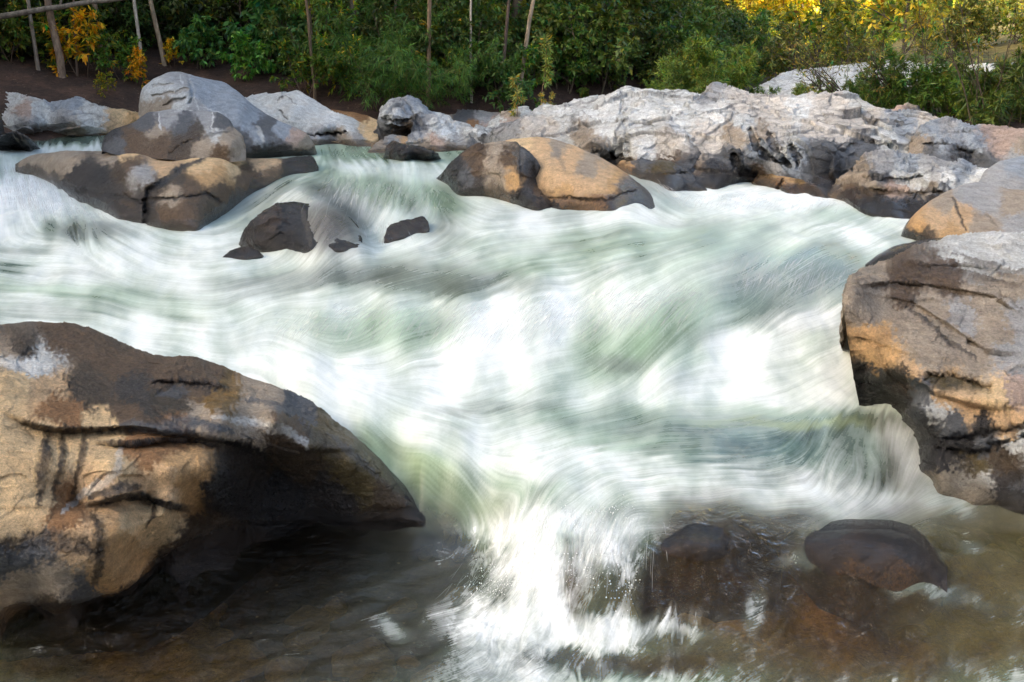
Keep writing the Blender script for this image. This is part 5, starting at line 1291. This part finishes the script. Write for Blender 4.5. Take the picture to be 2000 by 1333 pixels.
for (px, by_, kind, s_, lf_, lab, cat) in [
        (160, 150, 0, .95, (1, 1, 1), "yellow leaved sapling beside the thickest trunk", "sapling"),
        (265, 168, 0, .55, (1, .9, 1), "small orange yellow leaved shrub next to the tall blue boulder", "shrub"),
        (340, 132, 0, .45, (1, 1.1, 1), "lemon yellow shrub at the foot of the ochre grey trunk", "shrub"),
        (120, 128, 1, .8, (1, 1, 1), "green and yellow shrub in front of the thickest trunk", "shrub"),
        (190, 132, 1, .75, (1, 1, 1), "yellow green shrub right of the thickest trunk", "shrub"),
        (30, 125, 1, .8, (.6, .7, .8), "dull green shrub leftmost on the bank", "shrub"),
        (235, 158, 1, .6, (.5, .8, .8), "low green shrub on the edge of the brown bank", "shrub"),
        (205, 185, 1, .3, (1.2, 1, .6), "tiny bare twigged shrub on the brown bank slope", "shrub"),
        (390, 135, 3, .6, (1, 1.2, 1.2), "broad leaved green shrub left of the hanging foliage", "shrub"),
        (480, 160, 3, .55, (1.1, 1.4, .9), "fresh green broad leaved shrub above the pale slab", "shrub"),
        (525, 140, 3, .9, (.7, 1.0, 1.2), "blue green drooping broad leaved shrub in a dark gap", "shrub"),
        (470, 108, 2, .9, (.9, .9, .8), "green leaved small tree hanging over the dark gap", "tree"),
        (632, 150, 2, 1.0, (1.5, 1.5, 1.0), "light yellow green small tree right of the dark gap", "tree"),
        (655, 185, 1, .8, (.9, 1.0, .7), "light green bushy shrub at the foot of the light green tree", "shrub"),
        (605, 195, 1, .8, (.6, .75, .8), "grey green twiggy shrub behind the pale slab", "shrub"),
        (930, 140, 2, .85, (.8, 1.2, .9), "fresh green leaved small tree by the pale thin trunk", "tree"),
        (1005, 190, 1, .75, (.5, .9, .7), "deep green round shrub behind the two saplings", "shrub"),
        (880, 175, 1, .9, (.75, .7, .6), "olive shrub beside the tan forked tree", "shrub"),
        (1110, 90, 2, .9, (1.3, 1.05, .8), "olive yellow crowned small tree high on the shaded slope", "tree"),
        (1170, 110, 2, .9, (.5, .7, .6), "dark rounded small tree near the bare rock face", "tree")]:
    p = ground_hit(px, by_)
    put("bright_shrub" if cat != "tree" else "small_tree", YS[kind], (p[0], p[1], p[2] - .03), s_, rnd_.uniform(0, 6.28), lab, cat, YG, lf_, (.16, .12, .09))
for (px, by_, s_, rz, lab) in [(705, 195, .95, .2, "feathery light green bamboo clump arching above the orange bank"), (775, 205, .8, .5, "feathery bamboo clump drooping towards the blocky boulder"),
                               (655, 95, .9, 1.5, "bamboo clump high in the wood beside the light green tree"), (735, 120, .9, .4, "dark bamboo clump behind the arching one")]:
    p = ground_hit(px, by_)
    put("bamboo_clump", BAMB[0], (p[0], p[1], p[2] - .05), s_, rz, lab, "bamboo", "bamboo clumps on the middle bank", (.9, 1.0, .8), (.16, .18, .06))

# saplings and willow shrubs growing on the rocks
SAP = plant_mesh(81, 1.15, .008, nb=12, b0=.45, blen=.10, bang=(.6, 1.2), nsub=2, ntw=3, per=4, L=.13, W=.026, col=(.15, .19, .05), lean=(.08, 0, 1), yellow=.03, stems=1)
SAP2 = plant_mesh(82, .62, .007, nb=11, b0=.2, blen=.2, bang=(.5, 1.0), nsub=2, ntw=3, per=4, L=.11, W=.022, col=(.18, .20, .06), lean=(-.08, 0, 1), yellow=.15, stems=1)
SAP3 = plant_mesh(83, .55, .006, nb=10, b0=.15, blen=.3, bang=(.4, 1.0), nsub=3, ntw=3, per=4, L=.11, W=.022, col=(.20, .20, .07), lean=(.25, 0, 1), yellow=.2, stems=2, spread=.3)
for pm, px, py, Y, s_, lab in [(SAP, 1060, 205, 17.3, .95, "tallest thin willow sapling with tufts of leaves up its stem"), (SAP2, 1006, 218, 17.2, .95, "short willow sapling standing on the rounded pale rock"),
                               (SAP3, 1052, 214, 17.0, .55, "leaning willow sapling at the foot of the tallest one")]:
    put("willow_sapling", pm, at(px, py, Y), s_, 0, lab, "sapling", "willow saplings on the rocks", (1, 1, 1), (.26, .17, .11))
WG = "willow shrubs on the right bank"
for (k, px, py, Y, s_, rz, lf_, lab) in [
        (0, 1400, 200, 19.6, 1.02, .3, (1, 1, 1), "bushy willow leaved shrub behind the crest of the bedrock"), (1, 1352, 195, 19.2, .62, 1.3, (1, .95, 1), "low willow shrub left of the bushy one on the bedrock"), (1, 1450, 200, 20.2, .5, 2.0, (.9, .95, .8), "willow shrub right of the bushy one, in front of the white slab"),
        (1, 1283, 192, 18.0, .26, 1.0, (1.2, 1.2, 1), "small tuft of willow leaves on the white outcrop"), (0, 1560, 206, 19.2, .35, 4.0, (1.0, .95, .8), "thin leafy twigs before the white slab"), (1, 1625, 205, 19.5, .42, 2.2, (.8, .85, .8), "loose green shrub before the white slab, left of the dark thicket"),
        (0, 1735, 224, 18.8, .75, 1.1, (.5, .62, .55), "dark green thicket shrub beside the leaning bare shrub"), (1, 1800, 224, 18.6, 1.0, 2.4, (.62, .75, .6), "dense dark willow thicket above the pinkish stone"), (0, 1850, 226, 18.4, .8, 3.9, (.8, .9, .7), "willow shrub right of the dense dark thicket"),
        (1, 1965, 245, 16.4, .95, 0.4, (.6, .6, .5), "twiggy willow shrub at the right edge above the pinkish boulder"), (0, 2050, 240, 16.8, .9, 5.0, (.8, .8, .6), "tall willow shrub cut by the right edge"), (0, 1905, 215, 18.6, .7, 2.9, (.9, .9, .7), "willow shrub before the right end of the white slab"),
        (1, 1690, 205, 20.0, .45, .9, (.8, .8, .7), "half hidden shrub between the bare shrub and white slab")]:
    put("willow_shrub", WILL[k], at(px, py, Y), s_, rz, lab, "shrub", WG, lf_, (.15, .11, .08))
BARE = [plant_mesh(91, 2.5, .016, nb=9, b0=.3, blen=.4, bang=(.3, .8), nsub=5, slen=.5, ntw=2, per=3, L=.10, W=.02, col=(.15, .15, .04), lean=(-.75, 0, .8), stems=4, spread=.28, bare=.55, bend=(-.3, 0, .1), thin=1.1, wig=.05),
        plant_mesh(92, 2.4, .014, nb=8, b0=.3, blen=.4, bang=(.3, .8), nsub=4, slen=.5, ntw=2, per=3, L=.11, W=.022, col=(.17, .17, .04), lean=(-.1, 0, 1), stems=4, spread=.35, bare=.5, bend=(.1, 0, .1), thin=1.1, wig=.06)]
for (k, px, py, Y, s_, rz, lab) in [(0, 1690, 222, 18.4, 1.0, 0, "bare branched shrub leaning far left over the white slab"), (0, 1760, 215, 19.0, .9, .5, "second bare leaning shrub, rising from the dark thicket"), (1, 1830, 222, 18.2, .9, 0, "upright sparse twigged shrub in the dark thicket"),
                                    (1, 1925, 250, 16.0, 1.0, 1.0, "grey stemmed twiggy shrub at the right edge"), (1, 1600, 208, 19.6, .6, 2.0, "thin upright twigs before the white slab")]:
    put("bare_shrub", BARE[k], at(px, py, Y), s_, rz, lab, "shrub", "bare branched shrubs on the right bank", (1, 1, 1), (.075, .055, .045))

# dark forked tree and the hillside in the sun
FORK = plant_mesh(95, 7.0, .17, nb=14, b0=.38, blen=.42, bang=(.4, .9), nsub=7, ntw=5, per=8, L=.16, W=.08, col=(.045, .065, .02), lean=(.12, 0, 1), wig=.09, stems=1, bend=(.3, 0, 0))
p = ground_hit(1292, 120, 30, 70)
put("forked_tree", FORK, on_ground(p[0], 40.0), 1.0, .4, "dark tree with black forked limbs against the sunlit hillside", "tree", None, (1, 1, 1), (.05, .04, .035))
HG = "yellow green trees covering the sunlit hillside"
k = 0
for y in np.concatenate([np.arange(28, 56, 2.4), np.arange(56, 104, 2.7)]):
    x0, x1 = .06 * y + 1.0, .62 * y + 5
    n_ = int((x1 - x0) / (2.4 if y < 56 else 3.0))
    for i in range(n_):
        x = x0 + (x1 - x0) * (i + rnd_.random()) / n_
        yy = y + rnd_.uniform(-1.3, 1.3)
        if x < 8.5 and yy < 40:
            continue
        if left_d(np.array([x]), np.array([yy]))[0] > (1 if yy < 58 else 40):
            continue
        lo = yy < 52
        g = rnd_.uniform(.7, 1.35)
        pr = HILL[rnd_.choice([2, 2, 1])] if lo else HILL[rnd_.choice([0, 0, 1, 1, 2])]
        put("hillside_tree" if not lo else "hillside_shrub", pr, on_ground(x, yy), rnd_.uniform(.55, .95) * ((.75 if yy < 36 else .42) if lo else 1), rnd_.uniform(0, 6.28),
            "yellow green tree on the hillside in the sun" if not lo else "green brown shrub in the shade below the sunlit hillside", "tree" if not lo else "shrub",
            HG if not lo else "shrubs below the sunlit hillside", (g * rnd_.uniform(.85, 1.2), g, g * rnd_.uniform(.7, 1.2)), (.13, .11, .09))
        k += 1
print("hillside", k)

# ------------------------------------------------------------------ threads of water thrown off the falls
sp = NT("white_water")
spd = sp.n("BsdfDiffuse", {"Color": (.86, .90, .90, 1)})
spt = sp.n("BsdfTransparent")
spm = sp.n("MixShader", {0: .32, 1: spt, 2: spd})
sp.t.links.new(spm.outputs[0], sp.out.inputs[0])
EMIT = [  # crest from, crest to (px,py), fall dx,dy in px, lift m, forward m, count, radius mm
    ((720, 435), (750, 440), 0, 40, .02, .3, 120, 2.2, None),
    ((1010, 1015), (1240, 1015), -30, 150, .05, .25, 700, .9, None), ((960, 1090), (1130, 1150), -70, 90, .05, .15, 250, .9, None),
    ((0, 325), (90, 350), 20, 90, .05, .4, 500, 2.0, None), ((90, 360), (170, 410), 20, 50, .05, .3, 250, 2.0, None),
    ((900, 600), (1400, 562), -70, 90, .05, .3, 1300, 1.5, None), ((600, 605), (860, 598), -60, 70, .05, .3, 600, 1.5, None),
    ((1460, 490), (1650, 520), -40, 80, .05, .3, 600, 1.4, None), ((640, 345), (860, 365), -30, 70, .04, .3, 600, 2.0, None),
    ((1240, 345), (1300, 365), 40, 40, .03, .3, 160, 2.0, None), ((1340, 385), (1650, 395), -30, 25, .08, .2, 500, 1.8, None)]
rsp = np.random.RandomState(9)
lines = []
for (p0, p1, dx, dy, lift, fwd, cnt, rad, Yf) in EMIT:
    NB = 24
    base = []
    for k in range(NB):
        t = (k + .5) / NB
        a, b = p0[0] + (p1[0] - p0[0]) * t, p0[1] + (p1[1] - p0[1]) * t
        A = at(a, b, water_Y(a, b) if Yf is None else Yf)
        a2, b2 = a + dx, b + dy
        base.append((A, at(a2, b2, water_Y(a2, b2))))
    for k in range(cnt):
        A, Bq = base[rsp.randint(NB)]
        jit = rsp.normal(size=3) * np.array([.09, .06, .015])
        t0 = rsp.uniform(-.1, .75)
        tt = np.linspace(t0, t0 + rsp.uniform(.12, .4), 6)
        h = lift * rsp.uniform(-.1, 1.3)
        pt = A + (Bq - A) * tt[:, None] + jit + np.array([0, 0, 1.]) * (h * 4 * tt * (1 - tt))[:, None] + rsp.normal(size=3) * .05 * tt[:, None]
        wz = water_z(pt[:, 0], np.clip(pt[:, 1], 2.8, 23)) if Yf is None else pt[:, 2]
        pt[:, 2] = np.maximum(pt[:, 2], wz + .004)
        lines.append((pt, rad * .0006 * rsp.uniform(.5, 1.3) * np.array([.3, .9, 1, 1, .8, .2])))
# drops: small octahedra thrown up along the falls
dro = []
for (p0, p1, cnt, up_h, rad) in [((940, 1150), (1240, 1230), 900, .16, .0022), ((1000, 1030), (1230, 1030), 500, .10, .002), ((920, 1090), (1010, 1180), 400, .12, .002),
                                 ]:
    for k in range(cnt // 2):
        t = rsp.rand()
        a, b = p0[0] + (p1[0] - p0[0]) * t + rsp.normal() * 14, p0[1] + (p1[1] - p0[1]) * t + rsp.normal() * 10
        dro.append((a, b, abs(rsp.normal()) * up_h * .55, rad * (.4 + rsp.rand() ** 3 * 1.6)))
dro = np.array(dro)
_, _, dz_ = ray(dro[:, 0], dro[:, 1])
gridY = np.linspace(3.4, 14, 500)
dp = []
for a, b, h, r in dro:
    pp = at(a, b, gridY)
    kk_ = np.argmax(pp[:, 2] < np.interp(gridY, [3.4, 4.1, 4.4, 5.8, 6.4, 7.3, 12], [0, .0, .3, .42, .45, .85, 1.0]))
    dp.append(pp[kk_])
dp = np.array(dp)
dp[:, 2] = water_z(dp[:, 0], dp[:, 1]) + .004 + dro[:, 2]
octv = np.array([(1, 0, 0), (0, 1, 0), (-1, 0, 0), (0, -1, 0), (0, 0, 1.3), (0, 0, -1.3)])
octf = np.array([(0, 1, 4), (1, 2, 4), (2, 3, 4), (3, 0, 4), (1, 0, 5), (2, 1, 5), (3, 2, 5), (0, 3, 5)])
dv_ = (dp[:, None] + octv[None] * dro[:, 3][:, None, None]).reshape(-1, 3)
df_ = (np.arange(len(dp))[:, None, None] * 6 + octf[None]).reshape(-1, 3)
dm = NT("water_drop")
dm.t.links.new(dm.n("BsdfPrincipled", {"Base Color": (.8, .84, .84, 1), "Roughness": .2}).outputs[0], dm.out.inputs[0])
tag(link("water_drops", make_mesh("water_drops", dv_, df_, dm.m)), "small white drops splashing above the falls", "spray", None, "stuff")
sv, sf = tubes(lines, 3)
tag(link("spray", make_mesh("spray", sv, sf, sp.m)), "white threads of water thrown off the falls", "spray", None, "stuff")
